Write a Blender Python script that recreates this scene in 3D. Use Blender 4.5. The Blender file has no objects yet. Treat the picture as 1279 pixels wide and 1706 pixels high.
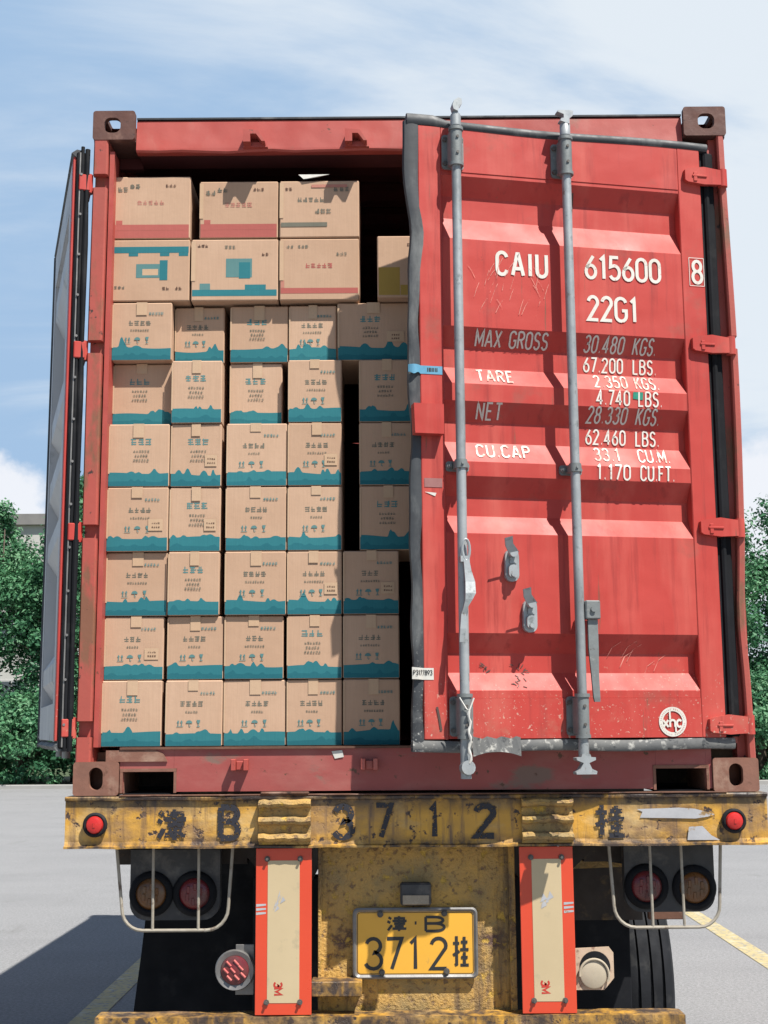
import bpy, math, random
from mathutils import Vector, Matrix
R = math.radians
PI = math.pi
random.seed(7)
scene = bpy.context.scene
COL = scene.collection

# ------------------------------------------------------------ camera
G = 1.45                                   # height of the container's underside above the lot
cam_d = bpy.data.cameras.new('camera')
cam = bpy.data.objects.new('camera', cam_d)
COL.objects.link(cam)
cam_d.sensor_fit = 'VERTICAL'
cam_d.sensor_height = 24.0
cam_d.lens = 2219.9 / 1706 * 24.0
cam_d.clip_end = 2000
cam.matrix_world = (Matrix.Translation((-0.1008, -4.8369, 0.2207 + G)) @ Matrix.Rotation(0.00125, 4, 'Z')
                    @ Matrix.Rotation(PI / 2 + 0.1628, 4, 'X') @ Matrix.Rotation(-0.00666, 4, 'Z'))
scene.camera = cam

# ------------------------------------------------------------ sky and sun
SUN = Vector((0.85, -1.0, 2.1)).normalized()
sun_el = math.asin(SUN.z)
sun_az = math.atan2(SUN.x, SUN.y)
world = bpy.data.worlds.new("World")
scene.world = world
world.use_nodes = True
wt = world.node_tree
for n in list(wt.nodes):
    wt.nodes.remove(n)
WN, WL = wt.nodes, wt.links


def wmath(op, a, b=None, c=None):
    n = WN.new('ShaderNodeMath'); n.operation = op
    for i, v in enumerate((a, b, c)):
        if v is None:
            continue
        if isinstance(v, (int, float)):
            n.inputs[i].default_value = v
        else:
            WL.new(v, n.inputs[i])
    return n.outputs[0]


def wramp(v, lo, hi, to0=0.0, to1=1.0):
    n = WN.new('ShaderNodeMapRange'); n.interpolation_type = 'SMOOTHSTEP'
    WL.new(v, n.inputs['Value'])
    for k, x in (('From Min', lo), ('From Max', hi), ('To Min', to0), ('To Max', to1)):
        n.inputs[k].default_value = x
    return n.outputs[0]


sky = WN.new('ShaderNodeTexSky')
sky.sky_type = 'NISHITA'; sky.sun_disc = False
sky.sun_elevation = sun_el; sky.sun_rotation = sun_az
sky.air_density = 1.0; sky.dust_density = 0.5; sky.ozone_density = 1.2
tc = WN.new('ShaderNodeTexCoord')
sep = WN.new('ShaderNodeSeparateXYZ'); WL.new(tc.outputs['Generated'], sep.inputs[0])
zz = wmath('ADD', wmath('MAXIMUM', sep.outputs['Z'], 0.0), 0.16)
comb = WN.new('ShaderNodeCombineXYZ')
WL.new(wmath('DIVIDE', sep.outputs['X'], zz), comb.inputs[0])
WL.new(wmath('DIVIDE', sep.outputs['Y'], zz), comb.inputs[1])
n1 = WN.new('ShaderNodeTexNoise'); wmap = WN.new('ShaderNodeMapping'); wmap.inputs['Rotation'].default_value = (0, 0, R(35)); wmap.inputs['Scale'].default_value = (0.9, 1.5, 1); wmap.inputs['Location'].default_value = (0.35, 0.2, 0)
WL.new(comb.outputs[0], wmap.inputs[0]); WL.new(wmap.outputs[0], n1.inputs['Vector'])
n1.inputs['Scale'].default_value = 1.0; n1.inputs['Detail'].default_value = 9; n1.inputs['Roughness'].default_value = 0.58
n1.inputs['Distortion'].default_value = 0.9
n2 = WN.new('ShaderNodeTexNoise'); WL.new(tc.outputs['Generated'], n2.inputs['Vector'])
n2.inputs['Scale'].default_value = 17; n2.inputs['Detail'].default_value = 8; n2.inputs['Roughness'].default_value = 0.6
# thin high cloud, thicker towards the right
wisp = wramp(wmath('ADD', wmath('ADD', n1.outputs['Fac'], wmath('MULTIPLY', sep.outputs['X'], 0.45)), wmath('MULTIPLY', sep.outputs['Z'], 0.40)), 0.45, 0.76)
front_half = wramp(sep.outputs['Y'], 0.35, 0.80)
veil = WN.new('ShaderNodeMix'); veil.data_type = 'RGBA'
WL.new(wisp, veil.inputs['Factor'])
veil.inputs[6].default_value = (3.45, 5.05, 7.2, 1)
veil.inputs[7].default_value = (7.3, 7.95, 8.6, 1)


def puff(px, pz, rx, rz):
    """a cumulus low over the horizon, centred on a direction"""
    dx = wmath('DIVIDE', wmath('SUBTRACT', sep.outputs['X'], px), rx)
    dz = wmath('DIVIDE', wmath('SUBTRACT', sep.outputs['Z'], pz), rz)
    d = wmath('SQRT', wmath('ADD', wmath('MULTIPLY', dx, dx), wmath('MULTIPLY', dz, dz)))
    d = wmath('ADD', d, wmath('MULTIPLY', wmath('SUBTRACT', n2.outputs['Fac'], 0.5), 1.1))
    front = wramp(sep.outputs['Y'], 0.0, 0.2)
    return wmath('MULTIPLY', wmath('MULTIPLY', wramp(d, 1.12, 0.86), front), 0.97)


p1 = puff(-0.335, 0.140, 0.090, 0.068)
p2 = puff(0.33, 0.150, 0.13, 0.060)
puffs = wmath('MAXIMUM', p1, p2)
cl = WN.new('ShaderNodeMix'); cl.data_type = 'RGBA'
WL.new(puffs, cl.inputs['Factor']); WL.new(veil.outputs[2], cl.inputs[6]); cl.inputs[7].default_value = (8.3, 8.5, 9.0, 1)
mask = wmath('MULTIPLY', front_half, 0.96)
mixc = WN.new('ShaderNodeMix'); mixc.data_type = 'RGBA'
WL.new(mask, mixc.inputs['Factor'])
WL.new(sky.outputs[0], mixc.inputs[6])
WL.new(cl.outputs[2], mixc.inputs[7])
bg = WN.new('ShaderNodeBackground'); bg.inputs['Strength'].default_value = 0.065
WL.new(mixc.outputs[2], bg.inputs['Color'])
wo = WN.new('ShaderNodeOutputWorld'); WL.new(bg.outputs[0], wo.inputs[0])

sd = bpy.data.lights.new('sun', 'SUN'); sd.energy = 5.0; sd.angle = R(0.5); sd.color = (1.0, 0.955, 0.88)
so = bpy.data.objects.new('sun', sd); COL.objects.link(so)
so.location = (10, -12, 25)
so.rotation_euler = (-SUN).to_track_quat('-Z', 'Y').to_euler()

scene.view_settings.view_transform = 'Standard'
scene.view_settings.look = 'None'
scene.view_settings.gamma = 1
scene.view_settings.exposure = 0.75


# ------------------------------------------------------------ materials
def new_mat(name):
    m = bpy.data.materials.new(name); m.use_nodes = True
    nt = m.node_tree
    return m, nt, nt.nodes['Principled BSDF']


def nmath(nt, op, a, b=None):
    n = nt.nodes.new('ShaderNodeMath'); n.operation = op
    for i, v in enumerate((a, b)):
        if v is None:
            continue
        if isinstance(v, (int, float)):
            n.inputs[i].default_value = v
        else:
            nt.links.new(v, n.inputs[i])
    return n.outputs[0]


def nrange(nt, v, lo, hi, a=0.0, b=1.0):
    n = nt.nodes.new('ShaderNodeMapRange'); n.clamp = True
    nt.links.new(v, n.inputs['Value'])
    for k, x in (('From Min', lo), ('From Max', hi), ('To Min', a), ('To Max', b)):
        n.inputs[k].default_value = x
    return n.outputs[0]


def npos(nt, stretch=(1, 1, 1), obj=False):
    mp = nt.nodes.new('ShaderNodeMapping'); mp.inputs['Scale'].default_value = stretch
    if obj:
        t = nt.nodes.new('ShaderNodeTexCoord'); nt.links.new(t.outputs['Object'], mp.inputs[0])
    else:
        g = nt.nodes.new('ShaderNodeNewGeometry'); nt.links.new(g.outputs['Position'], mp.inputs[0])
    return mp.outputs[0]


def nnoise(nt, scale, detail=5, rough=0.55, stretch=(1, 1, 1), obj=False, dist=0.0):
    n = nt.nodes.new('ShaderNodeTexNoise')
    nt.links.new(npos(nt, stretch, obj), n.inputs['Vector'])
    n.inputs['Scale'].default_value = scale; n.inputs['Detail'].default_value = detail
    n.inputs['Roughness'].default_value = rough; n.inputs['Distortion'].default_value = dist
    return n.outputs['Fac']


def nmix(nt, fac, a, b):
    n = nt.nodes.new('ShaderNodeMix'); n.data_type = 'RGBA'
    if isinstance(fac, (int, float)):
        n.inputs['Factor'].default_value = fac
    else:
        nt.links.new(fac, n.inputs['Factor'])
    for i, v in ((6, a), (7, b)):
        if isinstance(v, tuple):
            n.inputs[i].default_value = (*v[:3], 1)
        else:
            nt.links.new(v, n.inputs[i])
    return n.outputs[2]


def nz(nt):
    g = nt.nodes.new('ShaderNodeNewGeometry'); s = nt.nodes.new('ShaderNodeSeparateXYZ')
    nt.links.new(g.outputs['Position'], s.inputs[0])
    return s.outputs


ALB = 0.74       # one overall level for the paint and stone colours below


def surf(name, c1, c2=None, scale=6, rough=0.5, metal=0.0, bump=0.15, bscale=60, layers=(), stretch=(1, 1, 1), rvar=0.1, spec=0.5, bdist=0.002, dents=0.0):
    """noise-varied base + wear layers (colour, scale, lo, hi, detail, stretch, zrange)"""
    m, nt, b = new_mat(name)
    c2 = c2 or tuple(v * 0.85 for v in c1)
    c1 = tuple(v * ALB for v in c1); c2 = tuple(v * ALB for v in c2)
    col = nmix(nt, nrange(nt, nnoise(nt, scale, 6, 0.6, stretch), 0.3, 0.7), c1, c2)
    hgt = nnoise(nt, bscale, 5, 0.6)
    for L in layers:
        lc, ls, lo, hi = L[:4]
        det = L[4] if len(L) > 4 else 6
        st = L[5] if len(L) > 5 else (1, 1, 1)
        mk = nrange(nt, nnoise(nt, ls, det, 0.62, st), lo, hi)
        if len(L) > 6 and L[6]:
            z0, z1 = L[6]
            mk = nmath(nt, 'MULTIPLY', mk, nrange(nt, nz(nt)[2], z0 + G, z1 + G))
        col = nmix(nt, mk, col, tuple(v * ALB for v in lc))
        hgt = nmath(nt, 'SUBTRACT', hgt, nmath(nt, 'MULTIPLY', mk, 0.35))
    nt.links.new(col, b.inputs['Base Color'])
    nt.links.new(nrange(nt, nnoise(nt, scale * 2.3, 4), 0.3, 0.7, rough - rvar, min(1, rough + rvar)), b.inputs['Roughness'])
    b.inputs['Metallic'].default_value = metal
    b.inputs['Specular IOR Level'].default_value = spec
    if bump:
        bp = nt.nodes.new('ShaderNodeBump'); bp.inputs['Strength'].default_value = bump; bp.inputs['Distance'].default_value = bdist
        nt.links.new(hgt, bp.inputs['Height']); nt.links.new(bp.outputs[0], b.inputs['Normal'])
        if dents:
            b2 = nt.nodes.new('ShaderNodeBump'); b2.inputs['Strength'].default_value = 1.0; b2.inputs['Distance'].default_value = dents
            nt.links.new(nnoise(nt, 4.5, 2, 0.4), b2.inputs['Height']); nt.links.new(b2.outputs[0], bp.inputs['Normal'])
    return m


RUST = (0.13, 0.055, 0.03)
DKRUST = (0.045, 0.025, 0.02)
RED = (0.57, 0.064, 0.050)
RED2 = (0.49, 0.052, 0.042)
M = {}
# door paint: sun-faded red, dust specks thrown up over the lowest half metre, fine scratches and streaks
M['red'] = surf('red_container_paint', RED, RED2, 2.2, 0.52, 0, 0.10, 30, spec=0.3, dents=0.012, rvar=0.08, bdist=0.004, layers=(
    ((0.64, 0.13, 0.10), 3.0, 0.45, 0.75, 5, (2, 2, 0.25)),
    ((0.38, 0.045, 0.038), 9.0, 0.56, 0.72, 7, (3, 3, 0.2)),
    ((0.36, 0.10, 0.075), 4.0, 0.58, 0.72, 9, (1, 1, 1)),
    ((0.26, 0.09, 0.06), 22.0, 0.66, 0.72, 8, (2.5, 2.5, 0.12)),
    ((0.62, 0.36, 0.27), 48, 0.665, 0.70, 3, (1, 1, 1), (0.52, 0.22)),
    ((0.66, 0.45, 0.36), 95, 0.655, 0.70, 2, (1, 1, 1), (0.46, 0.16)),
    ((0.50, 0.17, 0.12), 14, 0.55, 0.75, 6, (1, 1, 1), (0.36, 0.18)),
    (RUST, 26, 0.74, 0.77, 5, (1, 1, 1)),
))
M['red_frame'] = surf('red_frame_paint', (0.52, 0.085, 0.062), (0.43, 0.075, 0.06), 3.0, 0.5, 0, 0.25, 30, dents=0.015, layers=(
    ((0.50, 0.16, 0.12), 5.0, 0.52, 0.75, 5, (1, 1, 0.4)),
    ((0.30, 0.13, 0.09), 7.0, 0.60, 0.70, 8, (1, 1, 0.5)),
    (RUST, 16, 0.66, 0.70, 8),
))
M['sill'] = surf('scuffed_sill_paint', (0.42, 0.085, 0.075), (0.33, 0.075, 0.065), 3.0, 0.55, 0, 0.3, 30, layers=(
    ((0.45, 0.17, 0.14), 4.0, 0.50, 0.72, 6, (0.4, 1, 1)),
    ((0.24, 0.14, 0.11), 6.0, 0.58, 0.66, 8, (0.6, 1, 1.4)),
    (RUST, 20, 0.62, 0.66, 7),
))
M['post'] = surf('rusty_post_paint', (0.50, 0.085, 0.062), (0.40, 0.085, 0.062), 5.0, 0.6, 0, 0.4, 40, stretch=(1, 1, .3), layers=(
    ((0.25, 0.10, 0.055), 9.0, 0.52, 0.62, 8, (1, 1, 0.4)),
    (DKRUST, 22, 0.63, 0.68, 7),
))
M['casting'] = surf('rusty_corner_casting', (0.155, 0.068, 0.05), (0.11, 0.045, 0.035), 14, 0.75, 0, 0.6, 60, layers=(
    ((0.28, 0.15, 0.11), 9.0, 0.58, 0.72, 8),
    (DKRUST, 20, 0.60, 0.68, 7),
    ((0.36, 0.26, 0.22), 50, 0.70, 0.74, 4),
))
M['casting_low'] = surf('dusty_corner_casting', (0.30, 0.135, 0.09), (0.21, 0.095, 0.065), 12, 0.8, 0, 0.6, 60, layers=(
    ((0.40, 0.25, 0.18), 9.0, 0.55, 0.72, 8),
    (RUST, 16, 0.60, 0.68, 7),
))
M['inside'] = surf('grey_door_lining', (0.66, 0.67, 0.68), (0.58, 0.59, 0.60), 3, 0.5, 0, 0.15, 30, layers=(
    ((0.12, 0.12, 0.12), 20, 0.68, 0.72, 6), ((0.28, 0.29, 0.3), 5, 0.6, 0.75, 5)))
M['galv'] = surf('galvanised_steel', (0.46, 0.49, 0.50), (0.36, 0.39, 0.405), 18, 0.46, 0.25, 0.15, 120, layers=(
    ((0.20, 0.22, 0.22), 26, 0.60, 0.72, 6), ((0.50, 0.51, 0.50), 60, 0.66, 0.74, 4),
    ((0.20, 0.12, 0.08), 30, 0.62, 0.72, 8, (1, 1, .5)), ((0.22, 0.235, 0.24), 6, 0.5, 0.7, 6, (1, 1, .3))))
M['galv_dark'] = surf('weathered_cast_steel', (0.25, 0.275, 0.275), (0.19, 0.205, 0.205), 22, 0.58, 0.2, 0.35, 90, layers=(
    ((0.38, 0.39, 0.37), 22, 0.60, 0.74, 6), ((0.10, 0.08, 0.06), 30, 0.64, 0.72, 6)))
M['rubber'] = surf('black_rubber_gasket', (0.048, 0.055, 0.063), (0.026, 0.030, 0.036), 9, 0.6, 0, 0.25, 60, layers=(
    ((0.19, 0.20, 0.20), 7, 0.55, 0.74, 7, (1, 1, 0.3)),
    ((0.48, 0.48, 0.45), 85, 0.60, 0.66, 4, (1, 1, 1), (0.60, 0.16)),
    ((0.36, 0.37, 0.36), 20, 0.50, 0.72, 7, (1, 1, 1), (0.32, 0.16))))
M['rubber_dusty'] = surf('dust_caked_rubber', (0.20, 0.20, 0.19), (0.11, 0.115, 0.12), 12, 0.8, 0, 0.5, 60, layers=(
    ((0.52, 0.51, 0.47), 34, 0.56, 0.66, 6), ((0.05, 0.055, 0.06), 22, 0.60, 0.68, 6)))
M['black'] = surf('black_rubber_and_dark_fill', (0.012, 0.013, 0.017), (0.007, 0.008, 0.010), 5, 0.8, 0, 0.2, 40, layers=(
    ((0.028, 0.028, 0.03), 6, 0.56, 0.72, 6),), spec=0.2)  # also colours the added dark backings in pockets and underframe
M['tyre'] = surf('tyre_rubber', (0.018, 0.020, 0.025), (0.010, 0.011, 0.014), 9, 0.8, 0, 0.4, 70, layers=(
    ((0.05, 0.05, 0.05), 13, 0.55, 0.75, 7),), spec=0.25)
YEL = (0.82, 0.43, 0.048)
M['yellow'] = surf('chipped_yellow_paint', YEL, (0.56, 0.30, 0.055), 5, 0.55, 0, 0.7, 50, rvar=0.12, bdist=0.003, layers=(
    ((0.66, 0.50, 0.27), 5, 0.50, 0.70, 8, (0.6, 1, 1)),
    ((0.32, 0.19, 0.09), 4.5, 0.50, 0.66, 12, (0.7, 1, 1.2)),
    ((0.20, 0.11, 0.07), 30, 0.58, 0.65, 11),
    ((0.09, 0.055, 0.045), 11, 0.62, 0.67, 12),
    ((0.055, 0.035, 0.03), 30, 0.61, 0.65, 10),
    ((0.17, 0.10, 0.06), 3.2, 0.56, 0.68, 14, (0.8, 1, 1.6)),
    ((0.20, 0.12, 0.07), 9, 0.52, 0.66, 9, (2.5, 1, 0.25)),
    ((0.05, 0.033, 0.028), 14, 0.28, 0.55, 8, (1, 1, 1), (-0.075, -0.015)),
    ((0.06, 0.04, 0.03), 16, 0.36, 0.60, 8, (1, 1, 1), (-0.135, -0.175)),
))
M['yellow_plate'] = surf('pitted_yellow_plate', (0.74, 0.43, 0.10), (0.52, 0.32, 0.11), 6, 0.75, 0, 1.0, 95, bdist=0.006, layers=(
    ((0.38, 0.27, 0.12), 5, 0.45, 0.62, 11),
    ((0.28, 0.17, 0.09), 46, 0.55, 0.66, 9),
    ((0.14, 0.075, 0.06), 9, 0.58, 0.67, 13),
    ((0.20, 0.13, 0.07), 5, 0.55, 0.68, 9, (3, 1, 0.3)),
    ((0.74, 0.46, 0.08), 18, 0.58, 0.66, 9),
))
M['rust'] = surf('bare_rusty_steel', (0.19, 0.085, 0.05), (0.12, 0.055, 0.035), 12, 0.8, 0, 0.6, 60, layers=(
    ((0.32, 0.20, 0.15), 10, 0.58, 0.7, 8), (DKRUST, 18, 0.6, 0.68, 7)))
M['chassis'] = surf('grimy_chassis_steel', (0.06, 0.045, 0.036), (0.035, 0.028, 0.025), 8, 0.8, 0, 0.4, 50, layers=(
    ((0.17, 0.11, 0.05), 6, 0.58, 0.66, 8),))
M['lamp_box'] = surf('grimy_lamp_housing', (0.062, 0.062, 0.064), (0.045, 0.045, 0.047), 9, 0.7, 0, 0.2, 60, layers=(
    ((0.17, 0.155, 0.14), 8, 0.55, 0.72, 7),))
M['white_paint'] = surf('white_stencil_paint', (0.80, 0.78, 0.72), (0.70, 0.66, 0.58), 14, 0.5, 0, 0.0, layers=(
    ((0.60, 0.26, 0.20), 60, 0.62, 0.70, 6),))
M['faded_white'] = surf('faded_stencil_paint', (0.70, 0.64, 0.56), (0.62, 0.52, 0.44), 14, 0.5, 0, 0.0, layers=(
    ((0.62, 0.20, 0.15), 42, 0.46, 0.58, 6),))
M['silver_paint'] = surf('silver_paint_smear', (0.62, 0.62, 0.64), (0.48, 0.48, 0.50), 12, 0.45, 0.2, 0.3, 40, layers=(
    ((0.40, 0.26, 0.12), 22, 0.60, 0.66, 7),))
M['cream'] = surf('cream_reflective_sheet', (0.68, 0.54, 0.33), (0.61, 0.48, 0.29), 3, 0.35, 0, 0.04, 40, layers=(
    ((0.42, 0.36, 0.24), 9, 0.60, 0.75, 7), ((0.30, 0.26, 0.18), 50, 0.72, 0.76, 5)))
M['orange'] = surf('orange_reflective_border', (0.80, 0.085, 0.032), (0.72, 0.07, 0.03), 3, 0.35, 0, 0.04, 40, layers=(
    ((0.55, 0.06, 0.03), 8, 0.64, 0.75, 7),))
M['plate_yellow'] = surf('number_plate_yellow', (0.95, 0.50, 0.05), (0.88, 0.45, 0.05), 4, 0.4, 0, 0.05, 40, layers=(
    ((0.50, 0.30, 0.09), 14, 0.66, 0.74, 7),))
M['ink'] = surf('black_lettering', (0.02, 0.02, 0.022), (0.03, 0.03, 0.03), 8, 0.5, 0, 0.0)
M['red_ink'] = surf('red_lettering', (0.62, 0.05, 0.03), None, 8, 0.5, 0, 0.0)
M['steel'] = surf('scuffed_plate_frame_steel', (0.30, 0.29, 0.28), (0.20, 0.195, 0.19), 16, 0.45, 0.5, 0.2, 60)
M['bolt'] = surf('weathered_bolt', (0.16, 0.15, 0.14), (0.10, 0.09, 0.08), 40, 0.6, 0.3, 0.2, 90)
M['wire'] = surf('painted_guard_rod', (0.46, 0.42, 0.35), (0.32, 0.28, 0.22), 25, 0.6, 0.1, 0.2, 90, layers=(
    ((0.16, 0.11, 0.08), 20, 0.58, 0.66, 7),))
M['blue_tape'] = surf('blue_customs_tape', (0.16, 0.42, 0.60), (0.11, 0.34, 0.52), 30, 0.4, 0, 0.1, 60)
M['paper'] = surf('white_paper_label', (0.74, 0.73, 0.68), (0.62, 0.60, 0.55), 30, 0.6, 0, 0.1, 60)
M['grey_label'] = surf('faded_grey_label', (0.36, 0.16, 0.15), (0.30, 0.12, 0.115), 40, 0.6, 0, 0.0)
M['green_label'] = surf('green_sticker', (0.02, 0.30, 0.20), (0.015, 0.22, 0.15), 40, 0.4, 0, 0.0)
M['charcoal'] = surf('charcoal_scribble', (0.10, 0.06, 0.05), None, 30, 0.7, 0, 0.0)
M['scratch'] = surf('pale_scratch', (0.62, 0.22, 0.17), None, 30, 0.6, 0, 0.0)
M['cup'] = surf('dusty_cream_lamp_back', (0.56, 0.48, 0.36), (0.48, 0.41, 0.30), 12, 0.7, 0, 0.2, 40)
M['lens_ridge'] = surf('pale_lens_ridge', (0.70, 0.20, 0.17), (0.62, 0.12, 0.11), 30, 0.3, 0, 0.0)
M['bare_wood'] = surf('plywood_floor', (0.20, 0.13, 0.08), (0.14, 0.09, 0.06), 5, 0.8, 0, 0.2, 40, stretch=(4, .4, 1))


def lens_mat(name, c, dirt):
    m = surf(name, c, tuple(v * 0.7 for v in c), 20, 0.25, 0, 0.1, 60, layers=((dirt, 14, 0.50, 0.70, 7),))
    return m


M['lens_red'] = lens_mat('clean_red_lens', (0.72, 0.035, 0.03), (0.60, 0.05, 0.04))
M['lens_red_dusty'] = lens_mat('dusty_red_lens', (0.20, 0.026, 0.032), (0.12, 0.06, 0.055))
M['lens_amber_dusty'] = lens_mat('dusty_amber_lens', (0.20, 0.085, 0.028), (0.13, 0.085, 0.05))
M['lens_clear'] = lens_mat('dusty_clear_lens', (0.42, 0.35, 0.26), (0.30, 0.25, 0.19))


def ink_worn(name, col, scale, lo, hi):
    m, nt, b = new_mat(name)
    b.inputs['Base Color'].default_value = (*col, 1); b.inputs['Roughness'].default_value = 0.6
    tr = nt.nodes.new('ShaderNodeBsdfTransparent'); mx = nt.nodes.new('ShaderNodeMixShader')
    mk = nrange(nt, nnoise(nt, scale, 7, 0.62), lo, hi)
    nt.links.new(mk, mx.inputs[0]); nt.links.new(b.outputs[0], mx.inputs[1]); nt.links.new(tr.outputs[0], mx.inputs[2])
    nt.links.new(mx.outputs[0], nt.nodes['Material Output'].inputs['Surface'])
    return m


M['ink_worn'] = ink_worn('flaking_black_stencil', (0.015, 0.015, 0.022), 75, 0.56, 0.585)
M['scratch_worn'] = ink_worn('faint_pale_scratches', (0.60, 0.24, 0.19), 30, 0.45, 0.60)


def card_mat(name, c1, c2):
    m, nt, b = new_mat(name)
    c1 = tuple(v * ALB for v in c1); c2 = tuple(v * ALB for v in c2)
    oi = nt.nodes.new('ShaderNodeObjectInfo')
    v = nmath(nt, 'ADD', nmath(nt, 'MULTIPLY', nnoise(nt, 7, 4, 0.5), 0.5), nmath(nt, 'MULTIPLY', oi.outputs['Random'], 0.5))
    col = nmix(nt, nrange(nt, v, 0.2, 0.8), c1, c2)
    col = nmix(nt, nrange(nt, nnoise(nt, 60, 3, 0.5, (4, 1, 0.15)), 0.35, 0.7, 0, 0.22), col, tuple(x * 0.8 for x in c2))
    nt.links.new(col, b.inputs['Base Color']); b.inputs['Roughness'].default_value = 0.85
    b.inputs['Specular IOR Level'].default_value = 0.2
    bp = nt.nodes.new('ShaderNodeBump'); bp.inputs['Strength'].default_value = 0.25; bp.inputs['Distance'].default_value = 0.006
    nt.links.new(nnoise(nt, 14, 4), bp.inputs['Height']); nt.links.new(bp.outputs[0], b.inputs['Normal'])
    return m


M['card'] = card_mat('brown_cardboard', (0.68, 0.46, 0.32), (0.56, 0.36, 0.24))
M['teal'] = card_mat('teal_print', (0.045, 0.24, 0.27), (0.03, 0.19, 0.225))
M['teal_deep'] = card_mat('deep_teal_print', (0.03, 0.19, 0.23), (0.02, 0.15, 0.185))
M['teal_soft'] = card_mat('soft_teal_print', (0.15, 0.29, 0.285), (0.11, 0.25, 0.25))
M['grey_print'] = card_mat('grey_print', (0.22, 0.21, 0.165), (0.17, 0.165, 0.13))
M['pink'] = card_mat('pink_print', (0.55, 0.15, 0.125), (0.47, 0.13, 0.11))
M['pink_soft'] = card_mat('soft_pink_print', (0.60, 0.26, 0.20), (0.55, 0.24, 0.18))
M['brown_print'] = card_mat('brown_print', (0.15, 0.075, 0.055), (0.11, 0.06, 0.045))
M['tape'] = card_mat('clear_packing_tape', (0.66, 0.47, 0.32), (0.62, 0.42, 0.27))
M['yellow_print'] = card_mat('yellow_print', (0.50, 0.33, 0.08), (0.45, 0.29, 0.07))


# ------------------------------------------------------------ mesh helpers
ORG = {}       # world origin of every object built


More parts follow.
